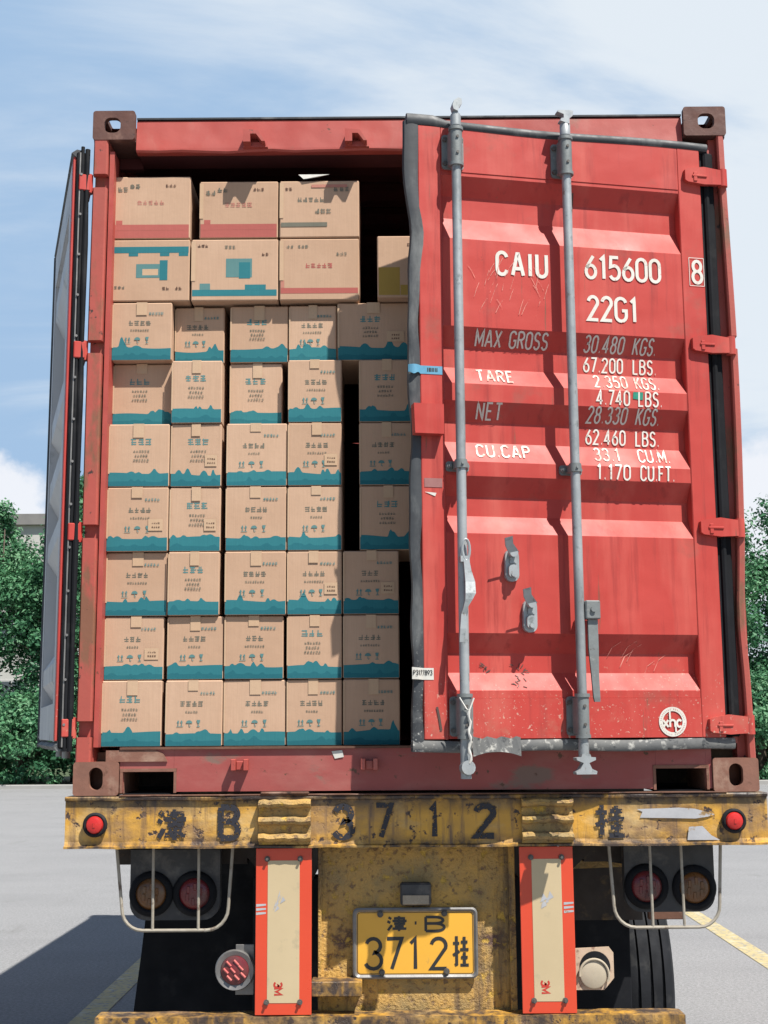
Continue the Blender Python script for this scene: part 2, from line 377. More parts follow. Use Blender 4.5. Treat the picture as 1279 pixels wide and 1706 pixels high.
class MB:
    def __init__(self):
        self.v = []; self.f = []; self.mi = []; self.cur = 0; self.sm = []
        self.smooth = False

    def add(self, vs, fs):
        o = len(self.v); self.v += [tuple(x) for x in vs]
        for f in fs:
            self.f.append([i + o for i in f]); self.mi.append(self.cur); self.sm.append(self.smooth)

    def box(self, x0, x1, y0, y1, z0, z1, T=None):
        vs = [(x0, y0, z0), (x1, y0, z0), (x1, y1, z0), (x0, y1, z0), (x0, y0, z1), (x1, y0, z1), (x1, y1, z1), (x0, y1, z1)]
        if T: vs = [T(*p) for p in vs]
        self.add(vs, [(0, 3, 2, 1), (4, 5, 6, 7), (0, 1, 5, 4), (1, 2, 6, 5), (2, 3, 7, 6), (3, 0, 4, 7)])

    def bbox(self, x0, x1, y0, y1, z0, z1, b=0.004, T=None):
        """box whose eight corners and edges are chamfered"""
        xs = (x0, x0 + b, x1 - b, x1); ys = (y0, y0 + b, y1 - b, y1); zs = (z0, z0 + b, z1 - b, z1)
        idx = {}; vs = []
        def g(i, j, k):
            # every vertex lies on exactly one outer face
            if (i, j, k) not in idx:
                idx[(i, j, k)] = len(vs); vs.append((xs[i], ys[j], zs[k]))
            return idx[(i, j, k)]
        fs = []
        for s in (0, 3):
            a = [g(s, j, k) for j, k in ((1, 1), (2, 1), (2, 2), (1, 2))]; fs.append(a if s else a[::-1])
            a = [g(i, s, k) for i, k in ((1, 1), (2, 1), (2, 2), (1, 2))]; fs.append(a[::-1] if s else a)
            a = [g(i, j, s) for i, j in ((1, 1), (2, 1), (2, 2), (1, 2))]; fs.append(a if s else a[::-1])
        for i, I in ((1, 0), (2, 3)):
            for j, J in ((1, 0), (2, 3)):
                fs.append([g(I, j, 1), g(I, j, 2), g(i, J, 2), g(i, J, 1)])
            for k, K in ((1, 0), (2, 3)):
                fs.append([g(I, 1, k), g(I, 2, k), g(i, 2, K), g(i, 1, K)])
        for j, J in ((1, 0), (2, 3)):
            for k, K in ((1, 0), (2, 3)):
                fs.append([g(1, J, k), g(2, J, k), g(2, j, K), g(1, j, K)])
        for i, I in ((1, 0), (2, 3)):
            for j, J in ((1, 0), (2, 3)):
                for k, K in ((1, 0), (2, 3)):
                    fs.append([g(I, j, k), g(i, J, k), g(i, j, K)])
        if T: vs = [T(*p) for p in vs]
        self.add(vs, fs)

    def tube(self, pts, rad, n=10, T=None, cap=True, closed=False):
        """tube along a polyline; rad a number or one per point"""
        P = [Vector(p) for p in pts]
        rs = rad if isinstance(rad, (list, tuple)) else [rad] * len(P)
        vs = []; prev = None
        for i, p in enumerate(P):
            if closed:
                t = P[(i + 1) % len(P)] - P[i - 1]
            else:
                t = P[min(i + 1, len(P) - 1)] - P[max(i - 1, 0)]
            if t.length < 1e-9: t = Vector((0, 0, 1))
            t.normalize()
            if prev is None:
                a = Vector((0, 0, 1)) if abs(t.z) < 0.9 else Vector((1, 0, 0))
                u = t.cross(a).normalized()
            else:
                u = (prev - t * prev.dot(t))
                u = u.normalized() if u.length > 1e-6 else t.orthogonal().normalized()
            prev = u; w = t.cross(u)
            for k in range(n):
                a = 2 * PI * k / n
                vs.append(tuple(p + (u * math.cos(a) + w * math.sin(a)) * rs[i]))
        fs = []
        m = len(P) if closed else len(P) - 1
        for i in range(m):
            for k in range(n):
                a = i * n + k; b = i * n + (k + 1) % n; j = ((i + 1) % len(P)) * n
                fs.append((a, b, j + (k + 1) % n, j + k))
        if cap and not closed:
            fs.append(tuple(range(n))[::-1]); fs.append(tuple((len(P) - 1) * n + k for k in range(n)))
        if T: vs = [T(*p) for p in vs]
        s = self.smooth; self.smooth = True
        self.add(vs, fs); self.smooth = s

    def cyl(self, c, axis, r, h, n=24, T=None, r2=None):
        c = Vector(c); a = Vector(axis).normalized()
        self.tube([c, c + a * h], [r, r if r2 is None else r2], n, T)

    def prism(self, outline, y0, y1, T=None):
        """outline in (x,z), extruded in y"""
        n = len(outline)
        vs = [(x, y0, z) for x, z in outline] + [(x, y1, z) for x, z in outline]
        fs = [tuple(range(n)), tuple(range(2 * n - 1, n - 1, -1))]
        for i in range(n):
            j = (i + 1) % n; fs.append((i, i + n, j + n, j))
        if T: vs = [T(*p) for p in vs]
        self.add(vs, fs)

    def lathe(self, prof, c, ax, n=32, T=None):
        """profile (r, h) turned about axis ax through c; open"""
        c = Vector(c); a = Vector(ax).normalized()
        u = a.orthogonal().normalized(); w = a.cross(u)
        vs = []
        for r, h in prof:
            for k in range(n):
                t = 2 * PI * k / n
                vs.append(tuple(c + a * h + (u * math.cos(t) + w * math.sin(t)) * max(r, 1e-5)))
        fs = []
        for i in range(len(prof) - 1):
            for k in range(n):
                fs.append((i * n + k, i * n + (k + 1) % n, (i + 1) * n + (k + 1) % n, (i + 1) * n + k))
        if T: vs = [T(*p) for p in vs]
        s = self.smooth; self.smooth = True
        self.add(vs, fs); self.smooth = s

    def build(self, name, mats, parent=None, origin=None, fix=True):
        me = bpy.data.meshes.new(name)
        if not isinstance(mats, (list, tuple)): mats = [mats]
        V = self.v
        if origin is None:
            xs = [p[0] for p in V]; ys = [p[1] for p in V]; z_ = [p[2] for p in V]
            origin = ((min(xs) + max(xs)) / 2, (min(ys) + max(ys)) / 2, min(z_))
        ox, oy, oz = origin
        me.from_pydata([(x - ox, y - oy, z - oz) for x, y, z in V], [], self.f)
        for m in mats: me.materials.append(m)
        me.polygons.foreach_set('material_index', self.mi)
        me.polygons.foreach_set('use_smooth', self.sm)
        me.update()
        if fix:
            import bmesh
            bm = bmesh.new(); bm.from_mesh(me)
            bmesh.ops.recalc_face_normals(bm, faces=bm.faces)
            for e in bm.edges:
                if len(e.link_faces) == 2 and e.calc_face_angle(0) > 0.75: e.smooth = False
            bm.to_mesh(me); bm.free()
        o = bpy.data.objects.new(name, me); COL.objects.link(o)
        ORG[o.name] = Vector(origin)
        if parent:
            o.parent = parent; o.location = Vector(origin) - ORG[parent.name]
        else:
            o.location = origin
        return o


def empty(name, loc, parent=None):
    o = bpy.data.objects.new(name, None); COL.objects.link(o)
    o.empty_display_size = 0.3
    ORG[o.name] = Vector(loc); o.location = loc
    if parent:
        o.parent = parent; o.location = Vector(loc) - ORG[parent.name]
    return o


def tag(o, label=None, cat=None, group=None, kind=None):
    if label: o['label'] = label
    if cat: o['category'] = cat
    if group: o['group'] = group
    if kind: o['kind'] = kind
    return o


# ------------------------------------------------------------ stroke lettering
def arc(cx, cy, rx, ry, a0, a1, n=8):
    return [(cx + rx * math.cos(R(a0 + (a1 - a0) * i / n)), cy + ry * math.sin(R(a0 + (a1 - a0) * i / n))) for i in range(n + 1)]


GLY = {   # unit height, width given first
    'C': (.5, [arc(.25, .75, .25, .25, 10, 180) + arc(.25, .25, .25, .25, 180, 350)]),
    'A': (.56, [[(0, 0), (.25, .97), (.31, .97), (.56, 0)], [(.1, .3), (.46, .3)]]),
    'I': (.12, [[(.06, 0), (.06, 1)]]),
    'U': (.5, [[(0, 1), (0, .26)] + arc(.25, .25, .25, .25, 180, 360) + [(.5, .26), (.5, 1)]]),
    '0': (.46, [arc(.23, .75, .23, .25, 0, 180) + arc(.23, .25, .23, .25, 180, 360) + [(.46, .74)]]),
    'O': (.48, [arc(.24, .75, .24, .25, 0, 180) + arc(.24, .25, .24, .25, 180, 360) + [(.48, .74)]]),
    '6': (.46, [[(.36, 1), (.12, .62)] + arc(.23, .29, .23, .29, 150, 510, 16)]),
    '1': (.3, [[(.04, .84), (.2, 1), (.2, 0)]]),
    '5': (.46, [[(.42, 1), (.06, 1), (.03, .56)] + arc(.22, .31, .24, .31, 110, -150, 12)]),
    '2': (.46, [arc(.23, .76, .22, .24, 170, -20, 10) + [(0, 0), (.46, 0)]]),
    '3': (.46, [arc(.22, .76, .21, .24, 160, -80, 10) + arc(.22, .27, .24, .27, 80, -160, 10)]),
    '4': (.5, [[(.5, .26), (0, .26), (.34, 1), (.34, 0)]]),
    '7': (.44, [[(0, 1), (.44, 1), (.14, 0)]]),
    '8': (.46, [arc(.23, .76, .2, .24, -90, 270, 16), arc(.23, .27, .23, .27, 90, 450, 16)]),
    '9': (.46, [[(.1, 0), (.36, .42)] + arc(.23, .71, .23, .29, -30, 330, 16)]),
    'G': (.5, [arc(.25, .75, .25, .25, 15, 180) + arc(.25, .25, .25, .25, 180, 360) + [(.5, .46), (.3, .46)]]),
    'M': (.6, [[(0, 0), (0, 1), (.3, .25), (.6, 1), (.6, 0)]]),
    'X': (.5, [[(0, 0), (.5, 1)], [(0, 1), (.5, 0)]]),
    'R': (.48, [[(0, 0), (0, 1)], [(0, 1), (.24, 1)] + arc(.24, .76, .23, .24, 80, -90) + [(0, .52)], [(.22, .52), (.48, 0)]]),
    'P': (.46, [[(0, 0), (0, 1)], [(0, 1), (.24, 1)] + arc(.24, .75, .22, .25, 80, -90) + [(0, .5)]]),
    'B': (.48, [[(0, 0), (0, 1)], [(0, 1), (.24, 1)] + arc(.24, .77, .21, .23, 80, -90) + [(0, .54)], [(.24, .54)] + arc(.24, .27, .24, .27, 80, -90) + [(0, 0)]]),
    'S': (.46, [arc(.23, .76, .21, .24, 20, 270, 10) + arc(.23, .26, .22, .26, 90, -160, 10)]),
    'T': (.5, [[(0, 1), (.5, 1)], [(.25, 1), (.25, 0)]]),
    'E': (.42, [[(.42, 1), (0, 1), (0, 0), (.42, 0)], [(0, .52), (.36, .52)]]),
    'F': (.42, [[(.42, 1), (0, 1), (0, 0)], [(0, .52), (.34, .52)]]),
    'L': (.4, [[(0, 1), (0, 0), (.4, 0)]]),
    'N': (.5, [[(0, 0), (0, 1), (.5, 0), (.5, 1)]]),
    'K': (.48, [[(0, 0), (0, 1)], [(.46, 1), (.02, .42)], [(.14, .56), (.48, 0)]]),
    'x': (.4, [[(0, 0), (.4, .6)], [(0, .6), (.4, 0)]]),
    'h': (.4, [[(0, 0), (0, 1)], [(0, .38)] + arc(.2, .4, .2, .2, 170, 0) + [(.4, 0)]]),
    'c': (.4, [arc(.2, .3, .2, .3, 40, 320, 12)]),
    '.': (.1, [[(.03, .05), (.09, .05)]]),
    '\u00b7': (.2, [[(.05, .5), (.15, .5)]]),
    '\u6d25': (1., [[(.08, .92), (.22, .8)], [(.02, .64), (.17, .54)], [(.05, .02), (.25, .38)], [(.36, .85), (.86, .85), (.86, .48), (.36, .48)],
                    [(.28, .665), (1, .665)], [(.4, .30), (.86, .30)], [(.28, .14), (.98, .14)], [(.61, 1), (.61, -.03)]]),
    '\u6302': (1., [[(0, .76), (.4, .76)], [(.22, 1), (.22, .06), (.1, .03)], [(0, .36), (.4, .50)], [(.5, .80), (.92, .80)], [(.71, .98), (.71, .55)],
                    [(.45, .55), (.98, .55)], [(.5, .29), (.92, .29)], [(.71, .46), (.71, .03)], [(.45, .03), (.98, .03)]]),
    ' ': (.35, []),
}


def ribbon(mb, pts, w, T, step=None):
    """flat ribbon along pts (2-D), T maps (a, b) to a world point"""
    if step:
        q = [pts[0]]
        for a, b in zip(pts, pts[1:]):
            L = math.dist(a, b); k = max(1, int(L / step))
            for i in range(1, k + 1):
                q.append((a[0] + (b[0] - a[0]) * i / k, a[1] + (b[1] - a[1]) * i / k))
        pts = q
    pts = [p for i, p in enumerate(pts) if i == 0 or math.dist(p, pts[i - 1]) > 1e-7]
    n = len(pts)
    if n < 2: return
    L = []; Rr = []
    for i, p in enumerate(pts):
        a = Vector(pts[max(0, i - 1)]); b = Vector(pts[min(n - 1, i + 1)]); c = Vector(p)
        d1 = (c - a).normalized() if i > 0 else (b - c).normalized()
        d2 = (b - c).normalized() if i < n - 1 else d1
        n1_ = Vector((-d1.y, d1.x)); n2_ = Vector((-d2.y, d2.x))
        m = n1_ + n2_
        m = m.normalized() if m.length > 1e-4 else n1_
        k = 1 / max(0.5, m.dot(n1_))
        L.append(c + m * w / 2 * k); Rr.append(c - m * w / 2 * k)
    vs = [T(*p) for p in L] + [T(*p) for p in Rr]
    mb.add(vs, [(i, i + 1, n + i + 1, n + i) for i in range(n - 1)])


def text(mb, s, x, z, h, w, T, sx=1.0, gap=.2, step=None, slant=0.0, width=None, stroke_h=None):
    """letters left to right from (x, z); T(a, b, layer) -> world"""
    lay = 0
    if width:
        tot = sum(GLY[c][0] for c in s) + gap * (len(s) - 1)
        sx = width / (h * tot)
    for ch in s:
        gw, strokes = GLY[ch]
        for st in strokes:
            lay += 1
            pts = [(x + px * h * sx + slant * pz * h, z + pz * h) for px, pz in st]
            ribbon(mb, pts, w, lambda a, b, l=lay: T(a, b, l % 9), step)
        x += (gw + gap) * h * sx
    return x


# ------------------------------------------------------------ ground
def flat(name, x0, x1, y0, y1, z, m, nx=1, ny=1, label=None, kind='structure'):
    mb = MB()
    vs = [(x0 + (x1 - x0) * i / nx, y0 + (y1 - y0) * j / ny, z) for j in range(ny + 1) for i in range(nx + 1)]
    mb.add(vs, [(j * (nx + 1) + i, j * (nx + 1) + i + 1, (j + 1) * (nx + 1) + i + 1, (j + 1) * (nx + 1) + i) for j in range(ny) for i in range(nx)])
    return tag(mb.build(name, m, None, ((x0 + x1) / 2, (y0 + y1) / 2, z), fix=False), label, kind=kind)


m, nt, b = new_mat('grey_asphalt')
fine = nnoise(nt, 42, 6, 0.85)
col = nmix(nt, nrange(nt, nnoise(nt, 0.6, 6, 0.6), 0.3, 0.7), (0.171, 0.173, 0.176), (0.205, 0.207, 0.209))
col = nmix(nt, nrange(nt, fine, 0.42, 0.62), col, (0.30, 0.30, 0.305))
col = nmix(nt, nrange(nt, nnoise(nt, 55, 5, 0.8), 0.52, 0.66, 0, .8), col, (0.105, 0.105, 0.108))
col = nmix(nt, nrange(nt, nnoise(nt, 0.35, 7, 0.65, (1, 2.5, 1)), 0.45, 0.70, 0, .35), col, (0.15, 0.15, 0.155))
col = nmix(nt, nrange(nt, nnoise(nt, 260, 2, 0.6), 0.60, 0.68), col, (0.076, 0.076, 0.080))
col = nmix(nt, nrange(nt, nnoise(nt, 2.5, 8, 0.7, (1, .25, 1)), 0.60, 0.72, 0, 0.45), col, (0.122, 0.118, 0.114))
col = nmix(nt, nrange(nt, nnoise(nt, 1.7, 5, 0.55, (.8, 1, 1)), 0.66, 0.76, 0, .5), col, (0.11, 0.108, 0.105))
nt.links.new(col, b.inputs['Base Color']); b.inputs['Roughness'].default_value = 0.9
bp = nt.nodes.new('ShaderNodeBump'); bp.inputs['Strength'].default_value = 0.6; bp.inputs['Distance'].default_value = 0.01
nt.links.new(fine, bp.inputs['Height']); nt.links.new(bp.outputs[0], b.inputs['Normal'])
M['asphalt'] = m
m = surf('worn_line_paint', (0.62, 0.50, 0.22), (0.50, 0.42, 0.24), 5, 0.7, 0, 0.3, 90, layers=(
    ((0.27, 0.27, 0.26), 26, 0.52, 0.60, 8), ((0.60, 0.57, 0.45), 9, 0.55, 0.7, 6)))
M['line'] = m
M['grass'] = surf('verge_grass', (0.05, 0.085, 0.03), (0.07, 0.10, 0.035), 3, 0.9, 0, 0.5, 30)
M['concrete'] = surf('pale_concrete', (0.42, 0.41, 0.39), (0.36, 0.35, 0.33), 3, 0.85, 0, 0.3, 60)

flat('parking_lot', -300, 300, -120, 36.2, 0, M['asphalt'], 6, 6)
flat('verge', -300, 300, 36.4, 600, 0.10, M['grass'], 6, 6)
mb = MB(); mb.bbox(-300, 300, 36.2, 36.4, -0.05, 0.13, 0.02)
tag(mb.build('kerb', M['concrete']), kind='structure')


def slab(name, pts, z, m):
    mb = MB(); mb.add([(x, y, z) for x, y in pts], [tuple(range(len(pts)))])
    return tag(mb.build(name, m, fix=False), kind='structure')


slab('painted_line', [(2.50, 1.0), (2.66, 1.0), (2.78, 8.6), (2.62, 8.6)], 0.004, M['line'])
slab('painted_line', [(-1.98, -1.0), (-1.82, -1.0), (-1.80, 6.2), (-1.96, 6.2)], 0.004, M['line'])

# ------------------------------------------------------------ shipping container
box_root = tag(empty('shipping_container', (0, 3, G)), 'red steel shipping container with open rear doors on the trailer bed', 'container')
W = 1.219


def gp(x, y, z): return (x, y, z + G)


def rrect(x0, x1, z0, z1, r, n=4):
    o = []
    for cx, cz, a in ((x1 - r, z1 - r, 0), (x0 + r, z1 - r, 90), (x0 + r, z0 + r, 180), (x1 - r, z0 + r, 270)):
        for i in range(n + 1):
            t = R(a + 90 * i / n); o.append((cx + r * math.cos(t), cz + r * math.sin(t)))
    return o


def hole_plate(mb, T, w, h, hw, hh, r, t, ro=0.012, n=8, dx=0.0):
    """plate w x h centred on 0, round-cornered hole hw x hh with corner radius r, thickness t; T(a, b, depth)"""
    o = rrect(-w / 2, w / 2, -h / 2, h / 2, ro, n); i_ = rrect(dx - hw / 2, dx + hw / 2, -hh / 2, hh / 2, r, n)
    k = len(o)
    vs = [T(a, b_, 0) for a, b_ in o] + [T(a, b_, 0) for a, b_ in i_] + [T(a, b_, t) for a, b_ in i_] + [T(a, b_, t) for a, b_ in o]
    fs = []
    for j in range(k):
        l = (j + 1) % k
        for s in range(4):
            s2 = (s + 1) % 4
            fs.append((s * k + j, s * k + l, s2 * k + l, s2 * k + j))
    mb.add(vs, fs)


def casting(sx, top, y0, sy, mat):
    """corner fitting; sy=+1 body runs to +Y from y0"""
    mb = MB()
    x_out = sx * W; x_in = sx * (W - 0.162)
    z0, z1 = (2.473, 2.591) if top else (0.0, 0.118)
    L = 0.178; cx = (x_out + x_in) / 2; cz = (z0 + z1) / 2 + G; w = 0.162
    hw, hh = ((0.063, 0.062) if top else (0.050, 0.079))
    hole_plate(mb, lambda a, b_, d: (cx + a, y0 + sy * d, cz + b_), w, 0.118, hw, hh, 0.0248, 0.026, 0.011, dx=(0.006 * sx if top else 0))
    # outer side with its own hole
    cy = y0 + sy * (0.026 + (L - 0.026) / 2)
    hole_plate(mb, lambda a, b_, d: (x_out - sx * d, cy + a, cz + b_), L - 0.026, 0.118, 0.079, 0.064, 0.03, 0.026, 0.006)
    # inner side, back, and the two horizontal plates
    xa, xb = sorted((x_in, x_in + sx * 0.016))
    ya, yb = sorted((y0 + sy * 0.026, y0 + sy * L))
    if top:     # the inner side is open to the light in part
        mb.box(xa, xb, ya, yb, z0 + G + 0.001, z0 + G + 0.04)
    else:
        mb.box(xa, xb, ya, yb, z0 + G + 0.001, z1 + G - 0.001)
    xc, xd = sorted((x_in + sx * 0.016, x_out - sx * 0.026))
    if not top:
        yc, yd = sorted((y0 + sy * (L - 0.016), y0 + sy * L))
        mb.box(xc, xd, yc, yd, z0 + G + 0.001, z1 + G - 0.001)
        mb.box(xc, xd, *sorted((y0 + sy * 0.026, y0 + sy * (L - 0.016))), z1 + G - 0.02, z1 + G - 0.001)
    zc = z0 + G
    mb.box(xc, xd, *sorted((y0 + sy * 0.026, y0 + sy * (L - (0.0 if top else 0.016)))), zc + 0.001, zc + 0.014)
    if top:
        hole_plate(mb, lambda a, b_, d: (cx + a * 0.97, cy + b_ * 0.97, z1 + G - 0.001 - d), w - 0.05, L - 0.03, 0.076, 0.128, 0.024, 0.02, 0.004)
    return mb.build('corner_casting', mat, box_root)


for sx in (-1, 1):
    casting(sx, True, -0.012, 1, M['casting'])
    casting(sx, False, -0.012, 1, M['casting_low'])
    casting(sx, True, 6.058, -1, M['casting'])
    casting(sx, False, 6.058, -1, M['casting_low'])

# rear header, with a rain lip and a dark roof-edge seal
mb = MB()
HX = W - 0.164
n = 24
prof = [(0.060, 2.436), (0.020, 2.434), (0.012, 2.440), (0.012, 2.446), (0.020, 2.556), (0.024, 2.564), (0.10, 2.566)]
vs = []
for i in range(n + 1):
    x = -HX + 2 * HX * i / n
    dent = 0.004 * math.sin(i * 1.7) + (0.010 if i in (3, 4, 7) else 0)
    for j, (y, z) in enumerate(prof):
        vs.append(gp(x, y, z - (dent * 0.6 if j in (1, 2) else 0)))
k = len(prof)
mb.add(vs, [(i * k + j, (i + 1) * k + j, (i + 1) * k + j + 1, i * k + j + 1) for i in range(n) for j in range(k - 1)])
mb.build('header', M['red_frame'], box_root)
mb = MB(); mb.box(-HX, HX, 0.016, 0.15, 2.567 + G, 2.574 + G)
mb.build('roof_edge_seal', M['rubber'], box_root)
mb = MB()
mb.box(-1.055, 1.055, 0.072, 0.20, 2.445 + G, 2.562 + G)
for sx in (-1, 1): mb.box(*sorted((sx * 1.0555, sx * 1.148)), 0.168, 0.20, 2.43 + G, 2.561 + G)
mb.box(-1.147, 1.147, 5.90, 5.952, 2.46 + G, 2.557 + G)
M['inner_red'] = surf('shade_darkened_interior_paint', (0.13, 0.035, 0.035), (0.09, 0.028, 0.028), 4, 0.8, 0, 0.2, 30, spec=0.15)  # interior shade put into the colour: much darker than the red paint
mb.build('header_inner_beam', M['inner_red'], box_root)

mb = MB(); mb.box(-1.056, 1.056, 5.996, 6.04, 2.30 + G, 2.588 + G)
mb.build('front_header', M['red_frame'], box_root)
# cam keepers on header: a lug with a notch
def keeper(x, top):
    mb = MB()
    z = 2.452 if top else 0.105
    s = 1 if top else -1
    if top:
        mb.prism([(x - .042, z + .045), (x + .015, z + .040), (x + .042, z - .004), (x + .030, z - .004), (x + .008, z + .026), (x - .014, z + .026), (x - .014, z - .006), (x - .042, z - .006)],
                 -0.045, 0.019, gp)
        mb.prism([(x - .045, z + .010), (x + .045, z + .010), (x + .05, z - .010), (x - .045, z - .010)], -0.004, 0.012, gp)
    else:
        mb.bbox(x - .03, x - .014, -0.045, -0.001, z - .02 + G, z + .02 + G, 0.002)
        mb.bbox(x + .014, x + .03, -0.045, -0.001, z - .02 + G, z + .02 + G, 0.002)
        mb.bbox(x - .0135, x + .0135, -0.020, -0.001, z - .018 + G, z + .012 + G, 0.002)
    mb.build('cam_keeper', M['red_frame'], box_root)


for x in (-0.595, -0.205): keeper(x, True)
for x in (-0.625, -0.165): keeper(x, False)

# rear sill with fork pockets
mb = MB()
for a, b_, z0, z1 in ((-HX, -1.044, 0.012, 0.160), (-1.0435, -0.8625, 0.082, 0.160), (-0.862, 0.855, 0.012, 0.160), (0.8555, 1.0345, 0.082, 0.160), (1.035, HX, 0.012, 0.160)):
    mb.box(a, b_, 0.0, 0.012, z0 + G, z1 + G)
mb.build('sill', M['sill'], box_root)
for a, b_ in ((-1.0435, -0.8625), (0.8555, 1.0345)):
    mb = MB()
    mb.box(a - .010, a - .0005, -0.004, 0.0, 0.008 + G, 0.094 + G)
    mb.box(b_ + .0005, b_ + .010, -0.004, 0.0, 0.008 + G, 0.094 + G)
    mb.box(a - .010, b_ + .010, -0.0045, -0.0002, 0.0825 + G, 0.0935 + G)
    for x in (a, b_):
        mb.box(x - .002, x + .002, 0.013, 0.9, 0.0065 + G, 0.11 + G)
    mb.build('fork_pocket_frame', M['casting_low'], box_root)
mb = MB()
mb.box(-1.055, 1.055, -0.012, 0.10, 0.1605 + G, 0.168 + G)
mb.build('threshold_plate', M['rust'], box_root)
mb = MB()
mb.prism([(-1.105, .118), (-1.105, .158), (-0.93, .158), (-0.90, .145), (-0.885, .118)], -0.008, -0.0015, gp)
mb.build('sill_gusset', M['casting_low'], box_root)
mb = MB(); mb.box(-1.16, 1.16, 0.10, 5.95, 0.115 + G, 0.150 + G)
mb.build('floor', M['bare_wood'], box_root)
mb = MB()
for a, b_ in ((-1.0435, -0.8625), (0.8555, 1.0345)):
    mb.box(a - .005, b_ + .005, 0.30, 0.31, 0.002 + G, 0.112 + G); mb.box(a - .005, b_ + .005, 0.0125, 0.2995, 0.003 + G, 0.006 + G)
mb.build('fork_pocket_dark_backing', M['black'], box_root)  # black plates added to close the pockets, their shade painted in

# posts
def post(sx):
    mb = MB()
    segs = [(0.118, 0.205), (0.262, 0.925), (0.975, 1.625), (1.675, 2.28), (2.335, 2.473)]
    def bow(z):
        return 0.007 * math.sin(z * 3.1) + (0.010 * math.exp(-((z - 0.62) / 0.16) ** 2) if sx > 0 else 0.004)
    # main post, set back
    for i in range(12):
        pass
    x0, x1 = (W - 0.062, W - 0.006)
    mb.box(*sorted((sx * x0, sx * x1)), 0.030, 0.145, 0.118 + G, 2.473 + G)
    # outer J bar in segments between the hinges
    for z0, z1 in segs:
        k = 8
        vs = []
        for i in range(k + 1):
            z = z0 + (z1 - z0) * i / k; o = -bow(z)
            w = 0.030 if sx > 0 else 0.058
            for dx, y in ((0.0, 0.028), (0.002, 0.0), (0.008, -0.010), (w - 0.006, -0.010), (w, -0.004), (w, 0.028)):
                vs.append(gp(sx * (W - dx + o * (1 if sx > 0 else 0.2)), y, z))
        fs = [(i * 6 + j, (i + 1) * 6 + j, (i + 1) * 6 + (j + 1) % 6, i * 6 + (j + 1) % 6) for i in range(k) for j in range(6)]
        fs += [tuple(range(6)), tuple(k * 6 + j for j in range(6))]
        mb.add(vs, fs)
    p = mb.build('corner_post', M['post'], box_root)
    # front posts
    mb = MB(); mb.bbox(*sorted((sx * (W - .12), sx * (W - .003))), 5.93, 6.04, 0.118 + G, 2.473 + G, 0.006)
    mb.build('corner_post', M['red_frame'], box_root)
    # inner jamb
    mb = MB()
    mb.box(*sorted((sx * (W - .064), sx * (W - .082))), 0.012, 0.10, 0.169 + G, 2.434 + G)
    mb.build('door_jamb', M['red_frame'], box_root)


post(-1); post(1)

# corrugated side walls, roof, front wall
def corr(name, T, L, H0, H1, mat, pitch=0.278, d=0.036):
    mb = MB(); xs = []; x = 0.0
    while x < L:
        for dx, dd in ((0, 0), (0.070, 0), (0.139, d), (0.209, d)):
            if x + dx <= L: xs.append((x + dx, dd))
        x += pitch
    xs.append((L, 0))
    n = len(xs)
    vs = [T(a, H0, dd) for a, dd in xs] + [T(a, H1, dd) for a, dd in xs]
    mb.add(vs, [(i, i + 1, n + i + 1, n + i) for i in range(n - 1)])
    return mb.build(name, mat, box_root)


for sx in (-1, 1):
    corr('side_wall', lambda a, h, d: (sx * (W - 0.020 - d), 0.146 + a, h + G), 5.84, 0.16, 2.54, M['red_frame'])
    mb = MB(); mb.bbox(*sorted((sx * (W - .004), sx * (W - .070))), 0.166, 5.88, 2.50 + G, 2.562 + G, 0.006); mb.build('top_rail', M['red_frame'], box_root)
    mb = MB(); mb.bbox(*sorted((sx * (W - .004), sx * (W - .050))), 0.166, 5.88, 0.02 + G, 0.16 + G, 0.006); mb.build('bottom_rail', M['red_frame'], box_root)
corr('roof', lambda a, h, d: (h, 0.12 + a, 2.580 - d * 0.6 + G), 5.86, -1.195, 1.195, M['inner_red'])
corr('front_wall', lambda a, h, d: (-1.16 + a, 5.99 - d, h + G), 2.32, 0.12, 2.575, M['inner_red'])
mb = MB()
for y in [0.3 + 0.4 * i for i in range(14)]:
    mb.box(-1.16, 1.16, y, y + 0.05, 0.02 + G, 0.114 + G)
mb.build('floor_joists', M['chassis'], box_root)

# ------------------------------------------------------------ doors
class DoorFrame:
    """s runs from the hinge along the leaf, off is outward from its outer face"""
    def __init__(self, hx, hy, ang, mirror):
        self.h = Vector((hx, hy)); self.a = ang; self.m = mirror
        if not mirror:      # right-hand leaf, hinged on the right
            self.d = Vector((-math.cos(ang), -math.sin(ang))); self.n = Vector((math.sin(ang), -math.cos(ang)))
        else:               # left-hand leaf swung right round
            self.d = Vector((math.cos(ang), -math.sin(ang))); self.n = Vector((-math.sin(ang), -math.cos(ang)))

    def T(self, s, off, z):
        p = self.h + self.d * s + self.n * off
        return (p.x, p.y, z + G)


PROF = [(2.240, 0), (2.226, 0), (2.160, 1), (2.075, 1), (1.985, 0), (1.655, 0), (1.588, 1), (1.511, 1), (1.444, 0), (1.380, 0), (1.312, 1), (1.237, 1), (1.160, 0),
        (1.108, 0), (1.040, 1), (0.970, 1), (0.903, 0), (0.5535, 0), (0.486, 1), (0.418, 1), (0.356, 0), (0.330, 0)]
DD = 0.042


def recess(z):
    if z >= PROF[0][0] or z <= PROF[-1][0]: return 0.0
    for (a, p), (b_, q) in zip(PROF, PROF[1:]):
        if a >= z >= b_:
            return (p + (q - p) * (a - z) / (a - b_)) * DD
    return 0.0


